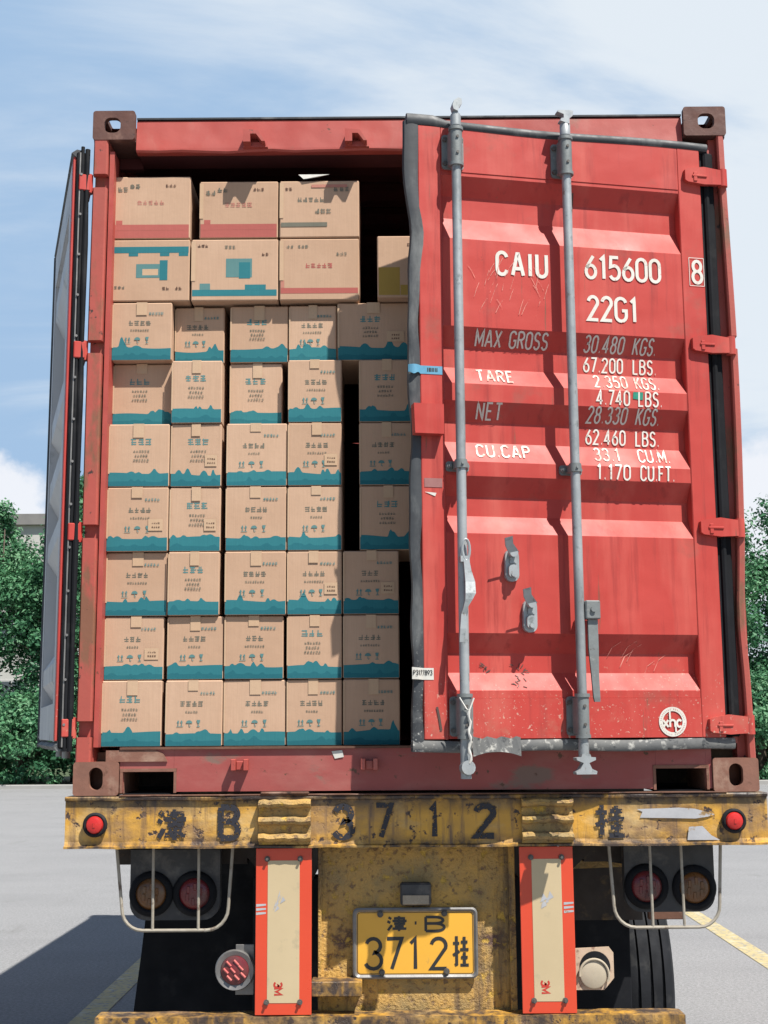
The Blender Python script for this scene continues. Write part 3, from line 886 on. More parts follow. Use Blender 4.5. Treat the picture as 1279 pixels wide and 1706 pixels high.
def leaf(df, mats, back, sL=1.165):
    """steel of one leaf: frame members and the corrugated skin; returns the part"""
    T = df.T
    mb = MB()
    cut = -0.0045 if back == 2 else -0.05
    mb.bbox(1.078, sL, cut, 0.0, 0.19, 2.41, 0.003, T)
    mb.bbox(0.058, 0.150, cut, 0.0, 0.19, 2.41, 0.003, T)
    mb.box(0.1505, 1.0775, cut, -0.0005, 2.2405, 2.408, T)
    mb.box(0.1505, 1.0775, cut, -0.0005, 0.192, 0.3295, T)
    if back == 2:
        mb.cur = 1
        mb.box(1.078, sL, -0.05, cut - .0002, 0.19, 2.41, T)
        mb.box(0.058, 0.150, -0.05, cut - .0002, 0.19, 2.41, T)
        mb.box(0.1505, 1.0775, -0.05, cut - .0002, 2.2405, 2.408, T)
        mb.box(0.1505, 1.0775, -0.05, cut - .0002, 0.192, 0.3295, T)
    ns = 10
    for off, cur in ((-0.003, 0), (-0.0055, 1)):
        mb.cur = cur if back else 0
        vs = []
        for z, r in PROF:
            for i in range(ns + 1):
                vs.append(T(0.1505 + 0.927 * i / ns, off - r * DD, z))
        mb.add(vs, [(j * (ns + 1) + i, j * (ns + 1) + i + 1, (j + 1) * (ns + 1) + i + 1, (j + 1) * (ns + 1) + i) for j in range(len(PROF) - 1) for i in range(ns)])
    mb.cur = 1 if back else 0
    if back:    # grey lining of the frame members on the cargo side
        mb.box(0.062, 0.148, -0.0525, -0.0505, 0.194, 2.406, T)
        mb.box(1.080, sL - .004, -0.0525, -0.0505, 0.194, 2.406, T)
        mb.box(0.1505, 1.0775, -0.0525, -0.0505, 2.2425, 2.406, T)
        mb.box(0.1505, 1.0775, -0.0525, -0.0505, 0.194, 0.3275, T)
    return mb.build('door', mats, box_root)


rd = DoorFrame(1.165, -0.010, R(12), False)
door_r = leaf(rd, [M['red'], M['inside']], True)
door_r['label'] = 'right door leaf, slightly ajar, with white container markings'
T = rd.T

# gaskets: half-round rubber strips
def gasket(mb, pts, T, off0=-0.012, h=0.030, n=6):
    """pts: (s, z, halfwidth, dir) with dir the across direction (ds, dz)"""
    vs = []
    for s, z, hw, (ds, dz) in pts:
        for i in range(n + 1):
            t = PI * i / n
            a = -math.cos(t) * hw
            vs.append(T(s + ds * a, off0 + h * math.sin(t) ** 0.45, z + dz * a))
        vs.append(T(s, off0 - 0.02, z))
    k = n + 2
    fs = [(i * k + j, i * k + (j + 1) % k, (i + 1) * k + (j + 1) % k, (i + 1) * k + j) for i in range(len(pts) - 1) for j in range(k)]
    fs += [tuple(range(k)), tuple((len(pts) - 1) * k + j for j in range(k))]
    mb.smooth = True
    mb.add(vs, fs)
    mb.smooth = False


mb = MB()
pts = []
for i in range(49):
    z = 0.150 + (2.425 - 0.150) * i / 48
    wob = 0.006 * math.sin(z * 9) + 0.004 * math.sin(z * 23 + 1)
    bulge = -0.028 * math.exp(-((z - 1.98) / 0.10) ** 2)
    hw = 0.022 + 0.010 * (z > 1.7) * min(1, (z - 1.7) / 0.3) + 0.003 * math.sin(z * 14)
    pts.append((1.183 + wob * 0.6 + bulge * 0.7, z, hw, (1, 0)))
gasket(mb, pts, T, -0.016, 0.017)
mb.build('gasket', M['rubber'], door_r)
mb = MB()
pts = [(s_, 2.428 - 0.010 * (s_ < 1.10) + 0.004 * math.sin(s_ * 7), 0.0175 if s_ < 1.1 else 0.024, (0, 1)) for s_ in [1.205 - 1.18 * i / 24 for i in range(25)]]
gasket(mb, pts, T, -0.018, 0.024)
mb.build('gasket', M['rubber'], door_r)
mb = MB()
pts = [(s_, 0.168 + 0.003 * math.sin(s_ * 11), 0.021, (0, 1)) for s_ in [1.205 - 1.18 * i / 24 for i in range(25)]]
gasket(mb, pts, T, -0.018, 0.020)
mb.build('gasket', M['rubber_dusty'], door_r)['label'] = 'dust-caked bottom gasket'
mb = MB()
vs = []
for i in range(11):
    s_ = 1.002 - 0.172 * i / 10
    sag = 0.020 * (1 - (2 * i / 10 - 1) ** 2) - 0.014
    vs += [T(s_, 0.020 + 0.004 * math.sin(i), 0.200 - 0.004 * (i % 3)), T(s_, 0.026 + .004 * math.cos(i), 0.143 + sag * 0.8)]
mb.add(vs, [(2 * i, 2 * i + 1, 2 * i + 3, 2 * i + 2) for i in range(10)])
mb.build('gasket_flap', M['rubber_dusty'], door_r)
# hinge side: black seal and the gap behind
mb = MB()
mb.bbox(-0.006, 0.0575, -0.045, -0.016, 0.192, 2.408, 0.006, T)
mb.tube([T(0.030, -0.014, z) for z in (0.2, 0.8, 1.4, 2.0, 2.405)], 0.012, 8)
mb.build('gasket', M['black'], door_r)

# hinges
HZ = (2.302, 1.640, 0.950, 0.240)


def hinge(z, T, parent, mat):
    mb = MB()
    mb.prism([(0.128, -0.026), (0.118, -0.033), (0.05, -0.040), (0.02, -0.038), (-0.020, -0.036), (-0.020, 0.022), (0.05, 0.030), (0.118, 0.020), (0.128, 0.014)], 0.001, 0.020,
             lambda s, o, zz_: T(s, o, zz_ + z))
    mb.bbox(0.040, 0.100, 0.0202, 0.0245, z - 0.012, z - 0.004, 0.0015, T)
    mb.bbox(0.080, 0.095, 0.0202, 0.0235, z - 0.030, z + 0.006, 0.0015, T)
    mb.tube([T(-0.030, 0.006, z - 0.040), T(-0.030, 0.006, z + 0.028)], 0.0185, 12)
    return mb.build('hinge', mat, parent)


for z in HZ: hinge(z, T, door_r, M['red'])

# lock bars
BARS = (1.036, 0.617)
BO = 0.056


def bracket(s, z0, z1, w=0.082, slv=0.023):
    mb = MB()
    o = rrect(-w / 2, w / 2, z0, z1, 0.012, 3)
    mb.prism([(s + a, z) for a, z in o], 0.001, 0.010, lambda a, b_, c: T(a, b_, c))
    # saddle that carries the bar
    mb.box(s - slv, s + slv, 0.0102, BO, z0 + .006, z1 - .006, T)
    mb.tube([T(s, BO, z0 - 0.004), T(s, BO, z1 + 0.004)], slv, 16)
    mb.tube([T(s, BO, z0 - 0.008), T(s, BO, z0 + 0.004)], slv + 0.004, 16)
    mb.tube([T(s, BO, z1 - 0.004), T(s, BO, z1 + 0.008)], slv + 0.004, 16)
    b_ = mb.build('bar_bracket', M['galv_dark'], door_r)
    mb = MB()
    for a in (-0.031, 0.031):
        for z in (z0 + 0.020, z1 - 0.020):
            mb.tube([T(s + a, 0.0102, z), T(s + a, 0.019, z)], 0.0085, 8)
    for z in (z0 + 0.038, z1 - 0.034):
        mb.tube([T(s, BO + slv - .002, z), T(s, BO + slv + 0.004, z)], 0.0055, 8)
    return mb.build('bolt', M['bolt'], door_r)


def clamp(s, z):
    mb = MB()
    mb.prism([(s + a, zz_ + z) for a, zz_ in rrect(-0.042, 0.042, -0.018, 0.018, 0.010, 3)], 0.001, 0.008, lambda a, b_, c: T(a, b_, c))
    mb.box(s - 0.020, s + 0.020, 0.0082, BO, z - .013, z + .013, T)
    mb.tube([T(s, BO, z - 0.015), T(s, BO, z + 0.015)], 0.0225, 16)
    for a in (-0.031, 0.031):
        mb.tube([T(s + a, 0.008, z), T(s + a, 0.020, z)], 0.010, 8)
        mb.tube([T(s + a, 0.020, z), T(s + a, 0.028, z)], 0.006, 8)
    mb.tube([T(s, BO + .020, z), T(s, BO + .027, z)], 0.005, 8)
    mb.build('bar_clamp', M['galv_dark'], door_r)


def pipe(s, top, bot):
    mb = MB()
    mb.tube([T(s, BO, bot + (top - bot) * i / 10) for i in range(11)], 0.0172, 16)
    return mb


# bar near the free edge
mb = pipe(BARS[0], 2.435, 0.16)
mb.tube([T(BARS[0], BO, 2.39), T(BARS[0], BO, 2.430), T(BARS[0], BO, 2.434), T(BARS[0], BO, 2.448)], [0.0195, 0.0195, 0.012, 0.010], 14)
o = [(-.004, 2.440), (.012, 2.446), (.016, 2.462), (.010, 2.480), (-.006, 2.492), (-.018, 2.488), (-.020, 2.470), (-.010, 2.456)]
mb.prism([(BARS[0] + a, z) for a, z in o], BO - 0.012, BO + 0.022, lambda a, b_, c: T(a, b_, c))
mb.tube([T(BARS[0], BO, 0.175), T(BARS[0], BO, 0.060)], 0.0185, 14)
mb.tube([T(BARS[0], BO, 0.095), T(BARS[0], BO + 0.035, 0.098)], 0.024, 14)
mb.build('lock_bar', M['galv'], door_r)
# bar in the middle of the leaf
mb = pipe(BARS[1], 2.440, 0.14)
s_ = BARS[1]
mb.tube([T(s_, BO, 2.39), T(s_, BO, 2.432), T(s_, BO, 2.440)], [0.0195, 0.0195, 0.014], 14)
o = [(-.012, 2.430), (.024, 2.440), (.020, 2.449), (.010, 2.452), (.010, 2.466), (.034, 2.474), (.032, 2.480), (-.014, 2.484), (-.028, 2.482), (-.024, 2.462), (-.012, 2.452)]
mb.prism([(s_ + a, z) for a, z in o], BO - 0.012, BO + 0.020, lambda a, b_, c: T(a, b_, c))
mb.tube([T(s_, BO, 0.175), T(s_, BO, 0.13), T(s_, BO, 0.10)], [0.0185, 0.0185, 0.012], 14)
o = [(-.014, .138), (.014, .138), (.018, .128), (.036, .126), (.034, .118), (.010, .108), (.022, .088), (.038, .078), (.036, .070), (-.036, .070), (-.038, .080), (-.020, .088), (-.010, .108), (-.034, .118), (-.034, .127), (-.018, .128)]
mb.prism([(s_ + a, z) for a, z in o], BO - 0.010, BO + 0.024, lambda a, b_, c: T(a, b_, c))
mb.build('lock_bar', M['galv'], door_r)
for s_ in BARS:
    bracket(s_, 2.243, 2.375); bracket(s_, 0.200, 0.335); clamp(s_, 1.137)

# handle hanging beside the first bar: slotted eye, twisted blade
S1 = BARS[0]
mb = MB()
eye = [T(S1 - 0.004 + 0.013 * math.cos(a), BO + 0.030, 0.832 + 0.036 * math.sin(a)) for a in [2 * PI * i / 16 for i in range(16)]]
mb.tube(eye, 0.005, 6, closed=True)
path = [(S1 - .004, BO + .030, .800, .010), (S1 - .008, BO + .034, .76, .012), (S1 - .014, BO + .040, .72, .017), (S1 - .012, BO + .050, .68, .018), (S1 - .006, BO + .050, .66, .013),
        (S1 + .004, BO + .045, .635, .008), (S1 + .010, BO + .038, .61, .009), (S1 + .014, BO + .040, .56, .010), (S1 + .018, BO + .036, .515, .008)]
vs = []
for s_, o_, z, w in path:
    vs += [T(s_ - w, o_ - .004, z), T(s_ + w, o_ - .004, z), T(s_ + w, o_ + .004, z), T(s_ - w, o_ + .004, z)]
mb.add(vs, [(4 * i + j, 4 * i + (j + 1) % 4, 4 * i + 4 + (j + 1) % 4, 4 * i + 4 + j) for i in range(len(path) - 1) for j in range(4)] + [(0, 1, 2, 3), tuple(len(path) * 4 - 4 + j for j in range(4))])
mb.box(S1 - .016, S1 + .016, BO + .010, BO + .034, 0.79, 0.81, T)
mb.build('handle', M['galv'], door_r)
# second handle: hub plate and lever hanging straight down
S2 = BARS[1]
mb = MB()
mb.bbox(S2 - 0.070, S2 - 0.016, 0.030, 0.078, 0.600, 0.665, 0.004, T)
mb.tube([T(S2 - 0.042, 0.078, 0.634), T(S2 - 0.042, 0.086, 0.634)], 0.010, 10)
mb.build('handle_hub', M['galv_dark'], door_r)
mb = MB()
path = [(S2 - .045, .060, .599, .018), (S2 - .045, .060, .50, .018), (S2 - .048, .058, .42, .014), (S2 - .053, .056, .33, .012), (S2 - .055, .054, .315, .010)]
vs = []
for s_, o_, z, w in path:
    vs += [T(s_ - w, o_ - .005, z), T(s_ + w, o_ - .005, z), T(s_ + w, o_ + .005, z), T(s_ - w, o_ + .005, z)]
mb.add(vs, [(4 * i + j, 4 * i + (j + 1) % 4, 4 * i + 4 + (j + 1) % 4, 4 * i + 4 + j) for i in range(len(path) - 1) for j in range(4)] + [(0, 1, 2, 3), tuple(len(path) * 4 - 4 + j for j in range(4))])
mb.build('handle', M['galv_dark'], door_r)


mb = MB()
pc = [T(S1 + .026, .082, .330), T(S1 + .004, .086, .292), T(S1 - .006, .088, .286), T(S1 - .024, .084, .328)]
mb.tube(pc, 0.0028, 6)
pc = [T(S1 - .006 + .004 * math.sin(i * 1.4), .088 + .002 * math.cos(i), .286 - .0125 * i) for i in range(15)]
mb.tube(pc, [0.0058 if i % 2 else 0.0036 for i in range(15)], 7)
mb.build('tether_cord', M['paper'], door_r)


def retainer(s, z):
    """catch plate: rounded slotted body with a hooked tongue sticking out at the top"""
    mb = MB()
    o = rrect(s - 0.025, s + 0.025, z - 0.062, z + 0.052, 0.023, 4)
    mb.prism(o, 0.000, 0.018, T2)
    mb.prism(rrect(s - 0.017, s + 0.017, z - 0.050, z - 0.004, 0.014, 4), 0.018, 0.034, T2)
    mb.box(s - 0.016, s + 0.010, 0.018, 0.020, z + 0.002, z + 0.022, T)
    mb.tube([T(s + 0.002, 0.010, z + 0.036), T(s + 0.002, 0.046, z + 0.036)], 0.015, 10)
    mb.tube([T(s + 0.002, -0.003, z - 0.040), T(s + 0.002, 0.040, z - 0.040)], 0.008, 8)
    vs = []
    for a, o_, dz, w in ((0.000, 0.040, 0.038, 0.018), (0.012, 0.050, 0.052, 0.016), (0.024, 0.060, 0.066, 0.014), (0.030, 0.075, 0.090, 0.014)):
        vs += [T(s + a - w, o_ - .003, z + dz), T(s + a + w, o_ - .003, z + dz - .008), T(s + a + w, o_ + .003, z + dz - .008), T(s + a - w, o_ + .003, z + dz)]
    mb.add(vs, [(4 * i + j, 4 * i + (j + 1) % 4, 4 * i + 4 + (j + 1) % 4, 4 * i + 4 + j) for i in range(3) for j in range(4)] + [(0, 1, 2, 3), (12, 13, 14, 15)])
    mb.build('handle_retainer', M['galv'], door_r)


def T2(a, b_, c): return T(a, b_ - 0.003, c)


retainer(0.845, 0.795)
retainer(0.783, 0.618)

# protruding stop box on the free edge, and the seal tape and labels
mb = MB()
mb.prism([(1.092, 1.245), (1.092, 1.352), (1.200, 1.352), (1.196, 1.245)], 0.001, 0.045, T)
mb.build('stop_box', M['red'], door_r)


def decal(name, mat, s0, s1, z0, z1, off=0.0015, sub=1):
    mb = MB()
    vs = []
    for i in range(sub + 1):
        s_ = s0 + (s1 - s0) * i / sub
        vs += [T(s_, off, z0), T(s_, off, z1)]
    mb.add(vs, [(2 * i, 2 * i + 2, 2 * i + 3, 2 * i + 1) for i in range(sub)])
    return mb


mb = decal('', 0, 1.078 + .006, 1.165, 1.470, 1.500)
vs = []
for i in range(9):
    t = i / 8
    s_ = 1.165 + 0.045 * t; o_ = 0.0015 + 0.014 * math.sin(PI * t * 0.9)
    vs += [T(s_, o_, 1.470 + 0.004 * math.sin(i)), T(s_, o_, 1.501)]
mb.add(vs, [(2 * i, 2 * i + 2, 2 * i + 3, 2 * i + 1) for i in range(8)])
tape = mb.build('seal_tape', M['blue_tape'], door_r, fix=False)
mb = MB()
for i, a in enumerate((1.140, 1.134, 1.130, 1.124, 1.119, 1.112, 1.106)):
    vs = [T(a, 0.0025, 1.479), T(a - 0.0035, 0.0025, 1.479), T(a - 0.0035, 0.0025, 1.493), T(a, 0.0025, 1.493)]
    mb.add(vs, [(0, 1, 2, 3)])
mb.build('tape_print', M['ink'], tape, fix=False)
mb = decal('', 0, 1.090, 1.155, 1.062, 1.094)
mb.build('faded_label', M['grey_label'], door_r, fix=False)
mb = MB(); mb.add([T(1.155, 0.002, 1.045), T(1.117, 0.002, 1.030), T(1.112, 0.002, 1.042)], [(0, 1, 2)])
mb.build('label_scrap', M['paper'], door_r, fix=False)
mb = decal('', 0, 1.130, 1.168, 0.392, 0.432)
vs = [T(1.168, 0.0015, 0.392), T(1.168, 0.0015, 0.432), T(1.185, 0.0135, 0.393), T(1.185, 0.0135, 0.433), T(1.208, 0.011, 0.394), T(1.208, 0.011, 0.435)]
mb.add(vs, [(0, 2, 3, 1), (2, 4, 5, 3)])
lab = mb.build('paper_label', M['paper'], door_r, fix=False)


def labT(a, b_, l):
    s_ = 1.207 - a
    o_ = 0.0025 if s_ < 1.168 else (0.0035 + (s_ - 1.168) / 0.017 * 0.012 if s_ < 1.185 else 0.0155 - (s_ - 1.185) * 0.1)
    return T(s_, o_ + l * 0.0001, b_)


mb = MB(); text(mb, 'P3177893', 0.003, 0.408, 0.016, 0.0024, labT, width=0.068, step=0.004)
mb.build('label_number', M['ink'], lab, fix=False)

mb = decal('', 0, 0.326, 0.362, 1.418, 1.444)
mb = MB()
zz0, zz1 = 1.415, 1.441
mb.add([T(0.364, -0.001, zz0), T(0.326, -0.001, zz0 - .003), T(0.324, -0.001, zz1), T(0.362, -0.001, zz1)], [(0, 1, 2, 3)])
mb.build('green_sticker', M['green_label'], door_r, fix=False)


# white markings follow the corrugation
def skinT(a, b_, l):
    s_ = -a
    flat_ = s_ < 0.150 or s_ > 1.078
    return T(s_, (-recess(b_) - 0.003 if not flat_ and 0.33 < b_ < 2.24 else 0) + 0.0022 + l * 0.00018, b_)


mb = MB()
text(mb, 'CAIU', -0.872, 1.859, 0.084, 0.0132, skinT, width=0.188, gap=.30, step=0.012)
mb.build('owner_code', M['white_paint'], door_r, fix=False); mb = MB()
text(mb, '615600', -0.530, 1.868, 0.085, 0.0122, skinT, width=0.290, gap=.20, step=0.012)
mb.build('serial_number', M['white_paint'], door_r, fix=False); mb = MB()
text(mb, '22G1', -0.526, 1.708, 0.088, 0.0124, skinT, width=0.188, gap=.20, step=0.012)
mb.build('size_code', M['white_paint'], door_r, fix=False); mb = MB()
text(mb, '8', -0.1075, 1.874, 0.086, 0.0120, skinT, width=0.036, step=0.012)
x0, x1, z0, z1 = -0.121, -0.062, 1.863, 1.972
for q, (a, c) in enumerate((((x0, z0), (x1, z0)), ((x1, z0), (x1, z1)), ((x1, z1), (x0, z1)), ((x0, z1), (x0, z0)))):
    ribbon(mb, [a, c], 0.0022, lambda u, v, q=q: skinT(u, v, q))
mb.build('check_digit', M['white_paint'], door_r, fix=False)

rows = [('30.480', 'KGS.', 1.594, 0), ('67.200', 'LBS.', 1.521, 0), ('2.350', 'KGS.', 1.456, 1), ('4.740', 'LBS.', 1.389, 0),
        ('28.330', 'KGS.', 1.326, 0), ('62.460', 'LBS.', 1.249, 0), ('33.1', 'CU.M.', 1.183, 1), ('1.170', 'CU.FT.', 1.112, 0)]
for a, b_, z, fade in rows:
    q = MB()
    h = 0.053 if not fade else 0.050
    wd = {6: 0.150, 5: 0.125, 4: 0.095}[len(a)]
    right = -0.386
    xa = right - wd + (0.0 if len(a) > 4 else 0.0)
    if a == '33.1': xa = -0.512
    if a == '1.170': xa = -0.513
    if a in ('2.350', '4.740'): xa = -0.505
    text(q, a, xa, z, h, 0.0062, skinT, width=wd, gap=.24, step=0.008, slant=.04)
    xb = {'KGS.': -0.345, 'LBS.': -0.342, 'CU.M.': -0.342, 'CU.FT.': -0.345}[b_]
    text(q, b_, xb, z, h, 0.0062, skinT, width={4: .088, 5: .118, 6: .128}[len(b_)], gap=.24, step=0.008, slant=.04)
    q.build('weight_marking', M['faded_white' if fade else 'white_paint'], door_r, fix=False)
q = MB(); text(q, 'MAX GROSS', -0.950, 1.594, 0.052, 0.0065, skinT, width=0.270, gap=.22, step=0.008); q.build('weight_marking', M['white_paint'], door_r, fix=False)
q = MB(); text(q, 'TARE', -0.950, 1.458, 0.046, 0.0075, skinT, width=0.132, gap=.30, step=0.008); q.build('weight_marking', M['faded_white'], door_r, fix=False)
q = MB(); text(q, 'NET', -0.952, 1.322, 0.053, 0.0065, skinT, width=0.090, gap=.30, step=0.008); q.build('weight_marking', M['white_paint'], door_r, fix=False)
q = MB(); text(q, 'CU.CAP', -0.955, 1.182, 0.046, 0.0075, skinT, width=0.195, gap=.26, step=0.008); q.build('weight_marking', M['faded_white'], door_r, fix=False)

# round maker's decal
mb = MB()
cx, cz, Rr = -0.262, 0.246, 0.052


def ring(mb, r0, r1, T, n=40, l=0, c=(0, 0)):
    vs = []
    for i in range(n):
        t = 2 * PI * i / n
        vs += [T(c[0] + r0 * math.cos(t), c[1] + r0 * math.sin(t), l), T(c[0] + r1 * math.cos(t), c[1] + r1 * math.sin(t), l)]
    mb.add(vs, [(2 * i, 2 * i + 1, 2 * ((i + 1) % n) + 1, 2 * ((i + 1) % n)) for i in range(n)])


ring(mb, 0.037, Rr, skinT, c=(cx, cz))
text(mb, 'xhc', cx - 0.036, cz - 0.018, 0.040, 0.0075, lambda a, b_, l: skinT(a, b_, l + 1), width=0.070, gap=.14)
ribbon(mb, [(cx - 0.011, cz + 0.036), (cx - 0.011, cz + 0.008)], 0.006, lambda a, b_: skinT(a, b_, 12))
ribbon(mb, [(cx + 0.010, cz - 0.016), (cx + 0.010, cz - 0.036)], 0.006, lambda a, b_: skinT(a, b_, 12))
mb.build('round_decal', M['white_paint'], door_r, fix=False)
mb = MB()
for i in range(40):
    if i % 10 in (0,): continue
    t = 2 * PI * i / 40
    r_ = 0.0445
    ribbon(mb, [(cx + (r_ - .0025) * math.cos(t), cz + (r_ - .0025) * math.sin(t)), (cx + (r_ + .0025) * math.cos(t + .05), cz + (r_ + .0025) * math.sin(t + .05))], 0.0016, lambda a, b_: skinT(a, b_, 5))
mb.build('decal_rim_print', M['faded_white'], door_r, fix=False)

# scratches and scuffs
mb = MB(); rnd = random.Random(3)
for i in range(26):
    a = -0.965 + rnd.random() * 0.27; z = 1.70 + rnd.random() * 0.16
    L = 0.03 + rnd.random() * 0.05; an = R(55 + rnd.random() * 25) if rnd.random() < .7 else R(120)
    ribbon(mb, [(a, z), (a + L * .5 * math.cos(an), z + L * .5 * math.sin(an) + .004), (a + L * math.cos(an), z + L * math.sin(an))], 0.0016, lambda u, v, i=i: skinT(u, v, i % 9))
for i in range(7):
    a = -0.50 + rnd.random() * 0.2; z = 0.40 + rnd.random() * 0.1
    ribbon(mb, [(a, z), (a + .02, z + .04), (a + .05, z + .06)], 0.0016, lambda u, v, i=i: skinT(u, v, i % 9))
mb.build('scratch_marks', M['scratch_worn'], door_r, fix=False)
mb = MB()
for cxs, czs in ((-0.93, 0.43), (-0.80, 0.43), (-0.82, 0.38)):
    for i in range(9):
        a = cxs + rnd.gauss(0, .014); z = czs + rnd.gauss(0, .014); an = rnd.random() * PI
        ribbon(mb, [(a, z), (a + .014 * math.cos(an), z + .014 * math.sin(an))], 0.0030, lambda u, v, i=i: skinT(u, v, i % 9))
ribbon(mb, [(-0.567, 2.20), (-0.562, 2.16), (-0.566, 2.11), (-0.573, 2.06)], 0.006, lambda u, v: skinT(u, v, 3), step=.01)
ribbon(mb, [(-1.120, 0.30), (-1.112, 0.26), (-1.106, 0.22)], 0.008, lambda u, v: skinT(u, v, 3))
mb.build('scuff_marks', M['charcoal'], door_r, fix=False)

# left leaf, swung right round and lying back beside the container
ld = DoorFrame(-1.243, 0.02, R(253 - 360 + 360), True)
A2 = R(253)
ld = DoorFrame(-1.243, 0.015, A2, True)
door_l = leaf(ld, [M['red'], M['inside']], 2)
door_l['label'] = 'left door leaf folded back with its grey lining showing'
TL = ld.T
# grey corrugated lining seen side-on: the box ribs stand proud of the frame on this face
mb = MB()
mb.bbox(-0.004, 0.057, -0.052, -0.0415, 0.192, 2.408, 0.002, TL)
mb.bbox(-0.002, 0.057, -0.041, -0.004, 0.192, 2.408, 0.002, TL)
mb.build('hinge_stile', M['red'], door_l)
mb = MB()
vs = []
mb.bbox(-0.018, -0.0025, -0.040, -0.006, 0.165, 2.425, 0.005, TL)
mb.tube([TL(-0.020, 0.000, 0.155 + 2.28 * i / 12) for i in range(13)], [0.010 + 0.002 * math.sin(i * 2.1) for i in range(13)], 8)
mb.tube([TL(-0.018, -0.018, 0.155 + 2.29 * i / 12) for i in range(13)], [0.007 + 0.002 * math.sin(i * 1.3) for i in range(13)], 8)
mb.build('gasket', M['black'], door_l)
mb = MB(); mb.bbox(-0.024, -0.0185, -0.030, -0.024, 0.17, 2.42, 0.001, TL)
for i in range(14):
    z = 0.25 + i * 0.16
    mb.tube([TL(-0.0185, -0.022, z), TL(-0.030, -0.022, z)], 0.005, 8)
mb.build('retaining_strip', M['steel'], door_l)
mb = MB()
pts = [(s_, 2.420, 0.016, (0, 1)) for s_ in (-0.01, 0.3, 0.6, 0.9, 1.17)]
gasket(mb, pts, TL, -0.040, 0.026)
pts = [(s_, 0.172, 0.016, (0, 1)) for s_ in (-0.01, 0.3, 0.6, 0.9, 1.17)]
gasket(mb, pts, TL, -0.040, 0.026)
pts = [(1.185, 0.16 + 2.26 * i / 10, 0.02, (1, 0)) for i in range(11)]
gasket(mb, pts, TL, -0.040, 0.026)
mb.build('gasket', M['rubber'], door_l)
# top hooks of its bars just showing over the leaf
mb = MB()
for s_ in (0.617, 1.036):
    mb.tube([TL(s_, 0.030, 0.12), TL(s_, 0.030, 2.42)], 0.017, 12)
    mb.prism([(s_ - .02, 2.42), (s_ + .02, 2.42), (s_ + .012, 2.47), (s_ - .015, 2.46)], 0.02, 0.05, TL)
mb.build('lock_bar', M['galv'], door_l)
for z in HZ:
    mb = MB()
    p0 = Vector((-1.243, 0.012, z + G)); 
    mb.tube([p0 + Vector((0.008, 0, -0.038)), p0 + Vector((0.008, 0, 0.036))], 0.018, 12)
    mb.bbox(-0.006, 0.09, 0.001, 0.018, z - 0.036, z + 0.032, 0.003, TL)
    mb.bbox(-0.028, -0.004, -0.03, 0.012, z - 0.034, z + 0.030, 0.003, TL)
    mb.build('hinge', M['red'], door_l)

# ------------------------------------------------------------ cargo
rnd = random.Random(11)


